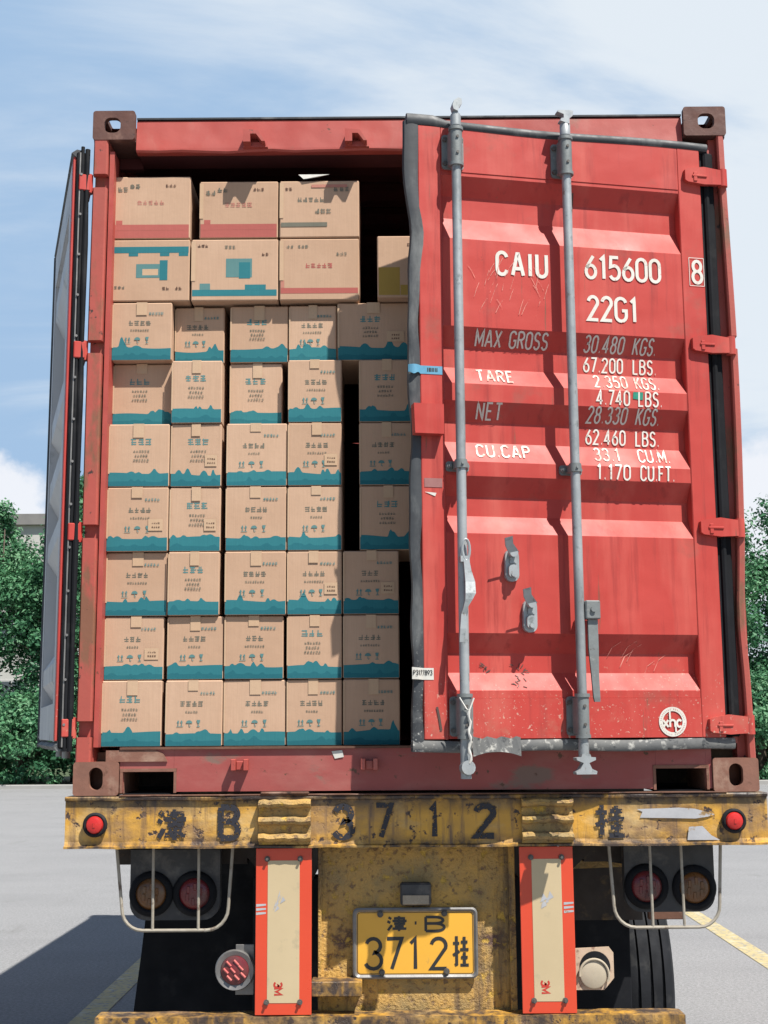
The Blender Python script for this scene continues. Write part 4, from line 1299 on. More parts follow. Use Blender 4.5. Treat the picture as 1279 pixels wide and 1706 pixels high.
def carton(x0, x1, z0, z1, y0, kind, label, depth=0.36, seed=0):
    r = random.Random(seed)
    g = 0.002
    mb = MB()
    j = r.uniform(-0.003, 0.003)
    yw = r.uniform(-0.010, 0.010)
    T_ = lambda x, y, z: (x + (z - z0) * j, y + (x - x0) * yw, z + G)
    mb.bbox(x0 + g, x1 - g, y0, y0 + depth, z0 + .0015, z1 - g, 0.004, T_)
    lay = [0]

    def rect(a, b_, c, d, cur):
        """relative position on the front face: a..b across, c..d in metres up"""
        lay[0] += 1
        y = y0 - 0.0005 - 0.00003 * lay[0]
        xa = x0 + g + (x1 - x0 - 2 * g) * a; xb = x0 + g + (x1 - x0 - 2 * g) * b_
        mb.cur = cur
        mb.add([T_(xa, y, z0 + c), T_(xb, y, z0 + c), T_(xb, y, z0 + d), T_(xa, y, z0 + d)], [(0, 1, 2, 3)])
    w = x1 - x0; h = z1 - z0

    def poly(pts, cur):
        lay[0] += 1
        y = y0 - 0.0005 - 0.00003 * lay[0]
        mb.cur = cur
        mb.add([T_(px_, y, pz_) for px_, pz_ in pts], [tuple(range(len(pts)))])

    def stroke(pts, wd, cur):
        lay[0] += 1
        y = y0 - 0.0005 - 0.00003 * lay[0]
        mb.cur = cur
        ribbon(mb, pts, wd, lambda a_, b_: T_(a_, y, b_))

    def glyphs(cx, cz, n_, g_, cur, sp=1.15):
        """a short line of dense printed characters, too small to read"""
        X = x0 + w * cx - n_ * g_ * sp / 2; Z = z0 + cz
        for q in range(n_):
            xa = X + q * g_ * sp
            if xa < x0 + .008 or xa + g_ > x1 - .008: continue
            for k_ in range(r.choice((2, 3))):
                zz_ = Z + g_ * (.12 + .36 * k_) * r.uniform(.9, 1.1)
                stroke([(xa + g_ * r.uniform(0, .15), zz_), (xa + g_ * r.uniform(.8, 1), zz_)], g_ * .17, cur)
            for k_ in range(r.choice((1, 2))):
                xv = xa + g_ * r.uniform(.2, .8)
                stroke([(xv, Z), (xv + g_ * r.uniform(-.1, .1), Z + g_)], g_ * .15, cur)

    def handling(cx, cz, q, cur, k_=0.026):
        """outlined handling symbols: this way up, keep dry, fragile"""
        X = x0 + w * cx; Z = z0 + cz
        if X - k_ * .5 < x0 + .006 or X + k_ * .6 > x1 - .006: return
        if q == 0:
            for dx in (-.24, .24):
                xa = X + dx * k_
                stroke([(xa, Z + k_ * .12), (xa, Z + k_ * .6)], k_ * .13, cur)
                poly([(xa - k_ * .19, Z + k_ * .56), (xa + k_ * .19, Z + k_ * .56), (xa, Z + k_ * .9)], cur)
            stroke([(X - k_ * .45, Z), (X + k_ * .45, Z)], k_ * .09, cur)
        elif q == 1:
            poly([(X + k_ * .45 * math.cos(R(t_)), Z + k_ * .45 + k_ * .42 * math.sin(R(t_))) for t_ in range(0, 181, 20)], cur)
            stroke([(X, Z + k_ * .45), (X, Z + k_ * .08), (X + k_ * .12, Z), (X + k_ * .2, Z + k_ * .1)], k_ * .08, cur)
        else:
            poly([(X - k_ * .26, Z + k_ * .9), (X + k_ * .26, Z + k_ * .9), (X + k_ * .16, Z + k_ * .45), (X - k_ * .16, Z + k_ * .45)], cur)
            stroke([(X, Z + k_ * .45), (X, Z + k_ * .05)], k_ * .1, cur)
            stroke([(X - k_ * .22, Z), (X + k_ * .22, Z)], k_ * .1, cur)

    def band(c0, c1, cur, hump):
        """printed band with a softly rising and falling upper edge"""
        lay[0] += 1
        y = y0 - 0.0005 - 0.00003 * lay[0]
        mb.cur = cur
        nn = 36; ph = r.uniform(0, 6); cs_ = [(r.uniform(.05, .95), r.uniform(.03, .09), r.uniform(.4, 1)) for _ in range(4)]
        vs = []
        for q in range(nn + 1):
            t = q / nn; xx = x0 + g + .002 + (w - 2 * g - .004) * t
            hh = c1 + hump * (.18 * math.sin(t * 5 + ph) + sum(a_ * max(0, 1 - ((t - c_) / wd_) ** 2) for c_, wd_, a_ in cs_))
            vs += [T_(xx, y, z0 + c0), T_(xx, y, z0 + hh)]
        mb.add(vs, [(2 * q, 2 * q + 2, 2 * q + 3, 2 * q + 1) for q in range(nn)])

    def blob(cx, cz, nw, nh, cur, p=0.62, cs=0.0125, cur2=None):
        glyphs(cx, cz, max(2, nw // 2 + 1), cs * (1.0 if nh < 3 else 1.5), cur)
    if kind == 'teal':
        band(.003, r.uniform(.046, .056), 1, r.uniform(.008, .024))
        band(.003, .020, 9, .010)
        side = r.random() < .3          # some cartons show their narrow, less printed end
        u0 = r.uniform(-.05, .05)
        if side:
            glyphs(.5 + u0, h * .66, 3, .024, 2)
            glyphs(.5 + u0, h * .54, 6, .009, 3); glyphs(.5 + u0, h * .47, 5, .009, 3); glyphs(.5 + u0, h * .40, 6, .009, 3)
        else:
            glyphs(.5 + u0, h * .60, r.choice((3, 4, 4)), .019, 3)
            glyphs(.5 + u0, h * .50, r.choice((5, 8)), .008, 3)
            handling(.30 + u0, h * .30, 0, 2); handling(.46 + u0, h * .30, 1, 2); handling(.62 + u0, h * .30, 2, 2)
            glyphs(.74, h * .78, 5, .010, 2)
        if r.random() < .35: rect(.68, .92, h * .32, h * .50, 4); glyphs(.80, h * .42, 4, .007, 5); glyphs(.80, h * .36, 4, .007, 5)
        tp = r.uniform(-.03, .03); rect(.42 + tp, .60 + tp, h - r.uniform(.03, .06), h - .001, 4)
        rect(.0, .028, 0.05, h - .01, 4)
    elif kind == 'teal_top':
        rect(.015, .985, h - .055, h - .030, 1)
        for a in (.22, .62, .86): rect(a, a + .12, h - .068, h - .0555, 1)
        rect(.32, .72, h * .38, h * .60, 2); rect(.40, .60, h * .42, h * .52, 4)
        rect(.62, .72, h * .34, h * .66, 1)
        blob(.12, h * .20, 5, 1, 3, .9); blob(.70, .045, 3, 2, 5, .7); blob(.86, .045, 2, 2, 5, .9)
    elif kind == 'teal_mid':
        rect(.015, .985, 0.020, 0.045, 1)
        rect(.10, .22, 0.0452, 0.07, 2); rect(.62, .86, 0.0452, 0.065, 1)
        rect(.40, .70, h * .38, h * .68, 2); rect(.55, .68, h * .36, h * .62, 1)
        blob(.14, h * .86, 5, 2, 5, .6); blob(.85, h * .72, 3, 1, 5, .9); blob(.45, h * .84, 4, 1, 3, .8)
    elif kind == 'pink':
        rect(.015, .985, 0.004, 0.034, 6); rect(.015, .985, 0.0345, 0.058, 6)
        rect(.06, .14, 0.0585, 0.075, 6)
        blob(.50, h * .54, 8, 5, 7, .62, cur2=6); blob(.30, h * .80, 3, 4, 3, .45); blob(.75, h * .82, 5, 2, 5, .55); blob(.15, h * .75, 3, 5, 3, .35)
    elif kind == 'pink_low':
        rect(.015, .985, 0.028, 0.050, 6); rect(.015, .06, 0.0505, 0.08, 7)
        blob(.50, h * .52, 8, 6, 6, .5, cur2=7); blob(.30, h * .84, 4, 2, 3, .7); blob(.14, h * .84, 2, 2, 3, .9); blob(.78, h * .72, 5, 1, 3, .8)
    elif kind == 'brown':
        blob(.40, h * .62, 9, 3, 3, .55, cur2=5); blob(.12, h * .82, 2, 2, 5, .9); blob(.78, h * .80, 4, 4, 3, .4); rect(.02, .60, 0.045, 0.062, 3)
        blob(.55, h * .42, 4, 4, 3, .5)
        rect(.40, .85, h - .03, h - .018, 7)
    elif kind == 'yellow':
        rect(.02, .35, 0.01, 0.12, 8); rect(.36, .98, 0.01, 0.05, 8); blob(.55, h * .82, 4, 2, 5, .8)
    if kind in ('pink', 'pink_low', 'brown', 'teal_mid'):
        rect(.0, .05, 0.08, h - .01, 4)
    mb.cur = 0
    o = mb.build('carton', [M['card'], M['teal'], M['teal_soft'], M['grey_print'], M['tape'], M['brown_print'], M['pink'], M['pink_soft'], M['yellow_print'], M['teal_deep']], None,
                 ((x0 + x1) / 2, y0 + depth / 2, z0 + G), fix=False)
    tag(o, label, 'carton', 'cartons stacked in the container doorway')
    return o


zb = [0.1685, 0.409, 0.643, 0.881, 1.125, 1.367, 1.612, 1.842, 2.095]
seams = [-1.140, -0.908, -0.698, -0.468, -0.262, -0.052]
colname = ['leftmost', 'second from the left', 'middle', 'fourth from the left', 'rightmost']
rowname = ['bottom row', 'second row from the bottom', 'third row from the bottom', 'fourth row from the bottom', 'fifth row from the bottom', 'sixth row from the bottom', 'seventh row from the bottom']
setback = {(6, 1): .052, (6, 2): .040, (6, 3): .036, (5, 0): .046, (5, 2): .050, (2, 0): .014, (1, 3): .004, (4, 1): .008, (1, 2): .010, (0, 2): .014, (0, 3): .012, (1, 0): .016, (1, 1): .016, (3, 1): .006, (6, 4): .02}
sd_ = 0
for r_ in range(7):
    for c in range(5):
        sd_ += 1
        x0, x1 = seams[c], seams[c + 1]
        if c == 4 and r_ in (3, 4, 5): x0 += 0.062; x1 += 0.055
        if c == 4 and r_ == 6: x1 += 0.05; x0 -= .02
        if c == 3 and r_ == 6: x1 -= .02
        if r_ >= 5 and c in (1, 3): x1 -= 0.0
        if c == 1 and r_ >= 2: x1 -= 0.016
        if c == 2 and r_ in (5, 6): x0 += .004
        if c == 0 and r_ in (0, 1): x1 -= .010
        if c == 2 and r_ == 1: x1 -= .009
        if c == 2 and r_ == 5: x1 -= 0.022
        top = zb[r_ + 1]
        if r_ == 6 and c in (1, 2, 3): top -= 0.004
        y0 = 0.052 + setback.get((r_, c), 0.0) + rnd.uniform(0, .004)
        carton(x0, x1, zb[r_], top, y0, 'teal', 'brown teal-banded carton, %s in the %s' % (colname[c], rowname[r_]), seed=sd_)
for i, (x0, x1, kind, lab_) in enumerate(((-1.154, -0.846, 'pink', 'brown carton with a pink band, top left corner of the stack'), (-0.814, -0.507, 'pink', 'brown carton with a pink band, middle of the topmost row'),
                                    (-0.505, -0.194, 'brown', 'brown carton with dark scattered print, right end of the topmost row'))):
    carton(x0, x1, 2.0965, 2.352 if i == 0 else 2.330, 0.056, kind, lab_, seed=60 + i)
for i, (x0, x1, kind, lab_) in enumerate(((-1.150, -0.845, 'teal_top', 'brown carton with teal bar across its top edge, below the top left carton'), (-0.842, -0.505, 'teal_mid', 'brown carton with a low teal bar and teal picture, second row from the top'),
                                    (-0.503, -0.194, 'pink_low', 'brown carton with pink print, right of the pair in the second row from the top'))):
    carton(x0, x1, 1.845, 2.094, 0.054, kind, lab_, seed=70 + i)
carton(-0.128, 0.12, 1.843, 2.090, 0.020, 'yellow', 'carton with yellow print beside the door edge, apart from the others', seed=80)
# scraps on the load
mb = MB()
vs = [(-0.43, 0.05, 2.352), (-0.31, 0.045, 2.350), (-0.35, 0.05, 2.342), (-0.395, 0.047, 2.333), (-0.41, 0.046, 2.332)]
mb.add([gp(*p) for p in vs] + [gp(x, y + .0012, z) for x, y, z in vs], [(0, 1, 2, 3, 4), (9, 8, 7, 6, 5)])
tag(mb.build('torn_tape', M['paper'], fix=False), 'torn curl of pale packing tape lying on the top row of cartons', 'tape')
mb = MB()
mb.add([gp(-0.30, -0.002, 0.150), gp(-0.262, -0.004, 0.154), gp(-0.256, -0.004, 0.130), gp(-0.288, -0.003, 0.124), gp(-0.30, -0.0005, 0.150), gp(-0.262, -0.0015, 0.154), gp(-0.256, -0.0015, 0.130), gp(-0.288, -0.001, 0.124)], [(0, 1, 2, 3), (7, 6, 5, 4)])
tag(mb.build('paper_scrap', M['paper'], fix=False), 'small white paper scrap stuck on the red sill below the cartons', 'paper')

# ------------------------------------------------------------ trailer
trl = tag(empty('container_trailer', (0, 1.5, 0)), 'yellow rusty skeletal trailer carrying the red container', 'trailer')
# rear beam
mb = MB()
nseg = 40
vs = []
rb = random.Random(5)
pf = [(0.10, -0.030), (0.10, -0.003), (-0.020, -0.003), (-0.024, -0.008), (-0.022, -0.016), (-0.010, -0.020), (-0.008, -0.160), (-0.012, -0.172), (-0.024, -0.176), (-0.024, -0.183), (0.08, -0.183)]
for i in range(nseg + 1):
    x = -1.243 + 2.486 * i / nseg
    jz = rb.uniform(-.0015, .0015); jy = rb.uniform(-.002, .002)
    for j, (y, z) in enumerate(pf):
        vs.append(gp(x, y + (jy if 2 <= j <= 9 else 0), z + (jz if j not in (0, 1, 2, 10) else 0) - 0.0))
k = len(pf)
fs = [(i * k + j, (i + 1) * k + j, (i + 1) * k + (j + 1) % k, i * k + (j + 1) % k) for i in range(nseg) for j in range(k)]
fs += [tuple(range(k)), tuple(nseg * k + j for j in range(k))]
mb.add(vs, fs)
beam = mb.build('rear_beam', M['yellow'], trl)
mb = MB(); mb.bbox(-1.05, 1.10, -0.026, 0.07, -0.0025 + G, 0.002 + G, 0.001); mb.bbox(-0.55, -0.38, -0.030, 0.0, 0.0025 + G, 0.010 + G, 0.002)
mb.build('beam_flange', M['rust'], trl)


def beamT(a, b_, l): return (a, -0.0130 - 0.0003 * l, b_ + G)


mb = MB()
for ch, x0, x1, z0, z1, w in (('\u6d25', -0.925, -0.805, -0.160, -0.040, .017), ('B', -0.702, -0.618, -0.160, -0.032, .022), ('3', -0.300, -0.215, -0.160, -0.032, .022), ('7', -0.150, -0.080, -0.158, -0.030, .018),
                              ('1', 0.040, 0.082, -0.158, -0.032, .020), ('2', 0.200, 0.285, -0.158, -0.032, .022), ('\u6302', 0.625, 0.745, -0.160, -0.035, .016)):
    mb = MB()
    text(mb, ch, x0 + w / 2, z0 + w / 2, z1 - z0 - w, w, beamT, width=x1 - x0 - w, gap=0)
    mb.build('stencilled_character', M['ink_worn'], beam, fix=False)
mb = MB()
mb.add([gp(x, -0.0135, z) for x, z in ((0.78, -0.058), (0.80, -0.068), (0.79, -0.088), (0.90, -0.090), (0.985, -0.092), (1.03, -0.086), (1.055, -0.078), (1.03, -0.070), (0.985, -0.058), (0.93, -0.054))], [tuple(range(10))])
mb.build('paint_smear', M['silver_paint'], beam, fix=False); mb = MB()
mb.add([gp(x, -0.0135, z) for x, z in ((0.962, -0.120), (1.01, -0.118), (1.04, -0.150), (1.07, -0.166), (0.955, -0.166))], [tuple(range(5))])
mb.build('paint_smear', M['silver_paint'], beam, fix=False)


def step_pad(x0, x1):
    mb = MB(); r = random.Random(int(x0 * 100))
    mb.box(x0, x1, -0.018, -0.0125, -0.172 + G, -0.020 + G)
    for z in (-0.030, -0.088, -0.146):
        n = 10; vs = []
        for i in range(n + 1):
            x = x0 + (x1 - x0) * i / n; j = r.uniform(-.003, .003)
            for y, dz in ((-0.0182, 0.014), (-0.046, 0.008), (-0.050, -0.002), (-0.040, -0.012), (-0.0182, -0.018)):
                vs.append(gp(x, y, z + dz + j))
        k = 5
        mb.add(vs, [(i * k + j, (i + 1) * k + j, (i + 1) * k + (j + 1) % k, i * k + (j + 1) % k) for i in range(n) for j in range(k)] + [tuple(range(k)), tuple(n * k + j for j in range(k))])
    mb.build('ribbed_step_pad', M['yellow_plate'], trl)


step_pad(-0.556, -0.372); step_pad(0.372, 0.552)

# small round marker lamps set in the beam
for x in (-1.133, 1.119):
    z = -0.100
    mb = MB(); mb.lathe([(0.030, 0.0), (0.042, 0.003), (0.043, 0.016), (0.036, 0.022), (0.031, 0.020)], gp(x, -0.012, z), (0, -1, 0), 28)
    f_ = mb.build('marker_lamp', M['tyre'], trl)
    mb = MB(); mb.lathe([(0.0001, 0.034), (0.018, 0.033), (0.027, 0.029), (0.031, 0.018)], gp(x, -0.012, z), (0, -1, 0), 28)
    mb.box(x - .004, x + .004, -0.0475, -0.044, z - .008 + G, z + .008 + G)
    mb.build('lens', M['lens_red'], f_)

# reflective board pair
for x0, x1 in ((-0.566, -0.370), (0.362, 0.550)):
    mb = MB(); tw = 0.004
    mb.bbox(x0, x1, -0.004, 0.006, -0.748 + G, -0.186 + G, 0.001)
    rp = mb.build('reflector_board', M['orange'], trl)
    mb = MB(); mb.box(x0 + 0.042, x1 - 0.042, -0.0052, -0.0042, -0.708 + G, -0.228 + G)
    cp = mb.build('cream_panel', M['cream'], rp)
    mb = MB()
    for x in (x0 + .040, x1 - .040):
        for z in (-0.222, -0.705):
            mb.cyl(gp(x, -0.0045, z), (0, -1, 0), 0.010, 0.006, 8); mb.cyl(gp(x, -0.010, z), (0, -1, 0), 0.005, 0.010, 8)
    mb.build('bolt', M['bolt'], rp)
    mb = MB()
    cxx = x0 + 0.075
    # logo lettering turned a quarter round, reading downwards
    text(mb, '3M', 0, 0, 0.026, 0.0068, lambda a, b_, l: gp(cxx - 0.008 + b_, -0.0055 - .0001 * l, -0.640 - a), width=0.040, gap=.12)
    mb.build('board_lettering', M['red_ink'], rp, fix=False)
    mb = MB()
    r = random.Random(int(x0 * 50))
    for i in range(7):
        a0 = x0 + 0.06 + r.random() * 0.05; z0 = -0.41 + r.random() * 0.05
        mb.add([gp(a0, -0.0056 - i * .0001, z0), gp(a0 + .02 * r.random() + .006, -0.0056 - i * .0001, z0 + .012), gp(a0 + .010, -0.0056 - i * .0001, z0 + .022 + r.random() * .012)], [(0, 1, 2)])
    for i in range(3):
        a0 = (x0 + 0.002 if x0 < 0 else x1 - 0.036); z0 = -0.385 - i * 0.014
        mb.add([gp(a0, -0.0046, z0), gp(a0 + .034, -0.0046, z0 + .004), gp(a0 + .034, -0.0046, z0 + .010), gp(a0, -0.0046, z0 + .009)], [(0, 1, 2, 3)])
    mb.build('scraped_patch', M['silver_paint'], rp, fix=False)

# recessed centre plate carrying the number plate
YP = 0.105
mb = MB()
mb.bbox(-0.350, 0.352, YP, YP + 0.012, -0.775 + G, -0.19 + G, 0.002)
mb.bbox(-0.352, -0.340, YP - 0.02, YP - 0.0005, -0.775 + G, -0.19 + G, 0.002)
mb.bbox(0.330, 0.352, YP - 0.03, YP - 0.0005, -0.775 + G, -0.19 + G, 0.002)
cpl = mb.build('centre_plate', M['yellow_plate'], trl)
px0, px1, pz0, pz1 = -0.228, 0.216, -0.645, -0.402
YN = YP - 0.022
mb = MB()
mb.prism(rrect(px0 + .012, px1 - .012, pz0 + .012, pz1 - .012, 0.012, 4), YN, YN + 0.003, gp)
mb.bbox(px0 + .06, px0 + .08, YN + .0035, YP - .001, pz0 + .03 + G, pz1 - .03 + G, .001)
mb.bbox(px1 - .08, px1 - .06, YN + .0035, YP - .001, pz0 + .03 + G, pz1 - .03 + G, .001)
plate = mb.build('number_plate', M['plate_yellow'], trl)
mb = MB()
o = rrect(px0, px1, pz0, pz1, 0.020, 5); i_ = rrect(px0 + .014, px1 - .014, pz0 + .014, pz1 - .014, 0.012, 5)
k = len(o)
vs = [gp(x, YN - .004, z) for x, z in o] + [gp(x, YN - .007, z) for x, z in rrect(px0 + .006, px1 - .006, pz0 + .006, pz1 - .006, .016, 5)] + [gp(x, YN - .001, z) for x, z in i_] + [gp(x, YN + .006, z) for x, z in o]
mb.add(vs, [(s * k + j, s * k + (j + 1) % k, ((s + 1) % 4) * k + (j + 1) % k, ((s + 1) % 4) * k + j) for s in range(4) for j in range(k)])
mb.build('plate_frame', M['steel'], plate)


def plT(a, b_, l): return gp(a, YN - 0.0010 - 0.00015 * l, b_)


mb = MB()
text(mb, '\u6d25', -0.106, -0.481, 0.050, 0.0085, plT, width=0.070, gap=0)
text(mb, '\u00b7', -0.010, -0.480, 0.050, 0.011, plT, width=0.012, gap=0)
text(mb, 'B', 0.032, -0.483, 0.048, 0.0095, plT, width=0.066, gap=0)
for ch, a, w in (('3', -0.182, .056), ('7', -0.106, .052), ('1', -0.026, .030), ('2', 0.050, .054)):
    text(mb, ch, a, -0.611, 0.103, 0.0125, plT, width=w, gap=0)
text(mb, '\u6302', 0.128, -0.603, 0.102, 0.0105, plT, width=0.056, gap=0)
mb.build('plate_lettering', M['ink'], plate, fix=False)
# thin inner border line
mb = MB(); ii = rrect(px0 + .017, px1 - .017, pz0 + .017, pz1 - .017, .010, 5)
ribbon(mb, ii + [ii[0]], 0.002, lambda a, b_: plT(a, b_, 2))
mb.build('plate_border', M['ink'], plate, fix=False)
mb = MB()
for x, z in ((-0.130, -0.424), (0.098, -0.422), (-0.125, -0.622), (0.104, -0.620)):
    mb.cyl(gp(x, YN - .002, z), (0, -1, 0), 0.011, 0.006, 10); mb.cyl(gp(x, YN - .008, z), (0, -1, 0), 0.007, 0.006, 8)
mb.build('bolt', M['bolt'], plate)
# number-plate lamp
mb = MB(); mb.bbox(-0.058, 0.052, YP - 0.050, YP - 0.0006, -0.392 + G, -0.315 + G, 0.006)
lm = mb.build('plate_lamp', M['lamp_box'], trl)
mb = MB(); mb.bbox(-0.050, 0.044, YP - 0.056, YP - 0.0505, -0.388 + G, -0.355 + G, 0.002)
mb.build('lens', M['lens_clear'], lm)

# stub bar and low bumper
mb = MB()
mb.bbox(-0.372, -0.195, 0.004, 0.10, -0.690 + G, -0.640 + G, 0.003)
mb.build('support_bar', M['yellow'], trl)
mb = MB()
nb = 24; vs = []; rb = random.Random(9)
for i in range(nb + 1):
    x = -1.118 + 2.04 * i / nb; j = rb.uniform(-.002, .002)
    for y, z in ((-0.015, -0.752), (-0.015, -0.86), (0.09, -0.86), (0.09, -0.752)):
        vs.append(gp(x, y, z + j * (z > -.8)))
mb.add(vs, [(i * 4 + j, (i + 1) * 4 + j, (i + 1) * 4 + (j + 1) % 4, i * 4 + (j + 1) % 4) for i in range(nb) for j in range(4)] + [(0, 1, 2, 3), tuple(nb * 4 + j for j in range(4))])
mb.build('underrun_bumper', M['yellow'], trl)

# lamp clusters behind wire guards
YL = 0.14


def px(x, y, Y):     # small helper in metres: no projection, kept for readability
    return x, y, Y


def lamp_panel(x0, x1, z0, z1, l1, l2, m1, m2):
    mb = MB()
    r = 0.06
    o = [(x0, z1), (x1, z1)] + [(x1 - r + r * math.cos(R(-a)), z0 + r + r * math.sin(R(-a))) for a in range(0, 91, 15)] + [(x0 + r - r * math.sin(R(a)), z0 + r - r * math.cos(R(a))) for a in range(0, 91, 15)]
    mb.prism(o, YL, YL + 0.05, gp)
    pn = mb.build('lamp_housing', M['lamp_box'], trl)
    for (x, z), mt in ((l1, m1), (l2, m2)):
        mb = MB(); mb.lathe([(0.080, 0), (0.080, 0.006), (0.074, 0.016), (0.062, 0.020), (0.056, 0.016), (0.054, 0.004)], gp(x, YL - .0005, z), (0, -1, 0), 36)
        mb.build('lamp_ring', M['black'], pn)
        mb = MB(); mb.lathe([(0.0001, 0.026), (0.026, 0.025), (0.044, 0.021), (0.055, 0.010)], gp(x, YL - .0005, z), (0, -1, 0), 36)
        for i in range(6):   # moulded ribs
            t = i * PI / 3 + .4
            mb.bbox(x + .026 * math.cos(t) - .006, x + .026 * math.cos(t) + .006, YL - 0.029, YL - 0.020, z + .026 * math.sin(t) - .013 + G, z + .026 * math.sin(t) + .013 + G, .002)
        mb.build('lens', mt, pn)


lamp_panel(-1.035, -0.710, -0.448, -0.200, (-0.957, -0.355), (-0.800, -0.355), M['lens_amber_dusty'], M['lens_red_dusty'])
lamp_panel(0.755, 1.080, -0.430, -0.190, (0.832, -0.340), (1.005, -0.345), M['lens_red_dusty'], M['lens_amber_dusty'])


def guard(L, rods):
    """bent rod from a list of (x, z) points plus uprights (x, ztop, zbot)"""
    mb = MB()
    q = lambda x, z: gp((x + .1) * 1.0145 - .1, 0.065, (z - .22) * 1.0145 + .22)
    mb.tube([q(x, z) for x, z in L], 0.0060, 8)
    for x, zt, zb_ in rods: mb.tube([q(x, zt), q(x + .002, zb_)], 0.0052, 8)
    mb.build('lamp_guard', M['wire'], trl)


from math import cos, sin
def ubend(xl_t, xl_b, xr_b, xr_t, zt, zb_, r):
    pts = [(xl_t, zt)]
    for a in range(0, 91, 15): pts.append((xl_b + r - r * cos(R(a)), zb_ + r - r * sin(R(a))))
    for a in range(0, 91, 15): pts.append((xr_b - r + r * sin(R(a)), zb_ + r - r * cos(R(a))))
    pts.append((xr_t, zt)); return pts


guard(ubend(-1.058, -1.035, -0.662, -0.648, -0.180, -0.463, 0.075), [(-0.928, -0.18, -0.460), (-0.768, -0.18, -0.460)])
guard(ubend(0.678, 0.690, 1.060, 1.072, -0.180, -0.463, 0.075), [(0.822, -0.18, -0.460), (0.932, -0.18, -0.455)])

# round lamp on the left, empty bracket on the right
mb = MB(); mb.bbox(-0.640, -0.576, 0.05, 0.055, -0.69 + G, -0.52 + G, 0.001)
mb.lathe([(0.050, 0.010), (0.066, 0.016), (0.070, 0.004), (0.060, -0.010), (0.0001, -0.012)], gp(-0.640, 0.035, -0.603), (0, -1, 0), 36)
rl = mb.build('round_lamp', M['steel'], trl)
mb = MB(); mb.lathe([(0.0001, 0.024), (0.030, 0.022), (0.048, 0.014), (0.051, 0.006)], gp(-0.640, 0.035, -0.603), (0, -1, 0), 36)
ridges = MB()
for i, (a, c) in enumerate(((-.02, .024), (0.006, .028), (-.030, .0), (-.006, .002), (.022, .010), (-.018, -.024), (.008, -.022), (.030, -.014))):
    t = [(-.640 + a - .008, -.603 + c + .008), (-.640 + a + .008, -.603 + c - .008)]
    ridges.tube([gp(x, 0.012, z) for x, z in t], 0.0046, 6)
ln = mb.build('lens', M['lens_red_dusty'], rl)
ridges.build('lens_ridges', M['lens_ridge'], ln)
mb = MB()
mb.prism([(0.555, -0.680), (0.655, -0.680), (0.690, -0.640), (0.690, -0.555), (0.675, -0.535), (0.555, -0.540)], 0.045, 0.052, gp)
M['bracket'] = surf('weathered_cream_bracket', (0.70, 0.52, 0.38), (0.60, 0.44, 0.30), 20, 0.7, 0, 0.4, 60, layers=(((0.35, 0.20, 0.14), 22, 0.55, 0.64, 9), ((0.20, 0.12, 0.09), 60, 0.66, 0.70, 5)))
lb = mb.build('lamp_bracket', M['bracket'], trl)
mb = MB()
mb.lathe([(0.0001, 0.0015), (0.054, 0.0015), (0.054, 0.0005)], gp(0.624, 0.0448, -0.603), (0, -1, 0), 32)
mb.build('lamp_opening', M['black'], lb)
mb = MB()
mb.lathe([(0.0001, 0.004), (0.043, 0.005), (0.047, 0.003), (0.047, -0.004)], gp(0.617, 0.040, -0.628), (0, -1, 0), 32)
mb.tube([gp(0.619 + 0.051 * cos(R(a)), 0.034, -0.628 + 0.053 * sin(R(a))) for a in range(-25, 186, 10)], 0.0045, 8)
mb.build('empty_lamp_cup', M['cup'], lb)

# chassis, axles and wheels
mb = MB()
for x in (-0.50, 0.42):
    mb.box(x, x + 0.10, 0.115, 5.6, -0.36 + G, -0.20 + G)
    mb.box(x + .04, x + .055, 0.115, 5.6, -0.20 + G, -0.03 + G)
for y in (0.6, 1.8, 3.0, 4.4, 5.5):
    mb.box(-1.15, 1.15, y, y + 0.12, -0.17 + G, -0.05 + G)
mb.box(-1.10, -0.62, 0.22, 0.28, -0.26 + G, -0.05 + G)
mb.box(0.62, 1.02, 0.22, 0.28, -0.26 + G, -0.05 + G)
mb.prism([(-0.66, -0.18), (-0.57, -0.18), (-0.57, -0.28)], 0.16, 0.20, gp)
mb.prism([(0.57, -0.18), (0.68, -0.18), (0.57, -0.28)], 0.16, 0.20, gp)
mb.build('chassis_frame', M['chassis'], trl)
mb = MB(); mb.bbox(-0.665, 0.455, 0.90, 0.98, -1.18 + G, -0.375 + G, 0.01)
mb.build('underframe_dark_backing', M['black'], trl)  # added black panel: paints the open underframe dark, not a running-gear part
mb = MB()
mb.box(0.57, 0.90, 0.60, 0.66, -0.52 + G, -0.30 + G)
mb.build('mudguard_bracket', M['chassis'], trl); mb = MB()
mb.prism([(0.56, -0.22), (0.86, -0.24), (0.86, -0.30), (0.56, -0.31)], 0.45, 0.47, gp)
mb.build('mudguard_bracket', M['yellow_plate'], trl); mb = MB()
mb.bbox(0.98, 1.13, 0.90, 0.93, -0.56 + G, -0.44 + G, 0.003)
mb.build('mudguard_bracket', M['rust'], trl)
mb = MB(); mb.tube([gp(0.60, 0.40, -0.215), gp(0.70, 0.40, -0.265), gp(0.85, 0.40, -0.285)], 0.008, 8); mb.tube([gp(-0.62, 0.40, -0.215), gp(-0.68, 0.40, -0.255), gp(-0.75, 0.40, -0.270)], 0.008, 8)
mb.build('air_hose', M['black'], trl)


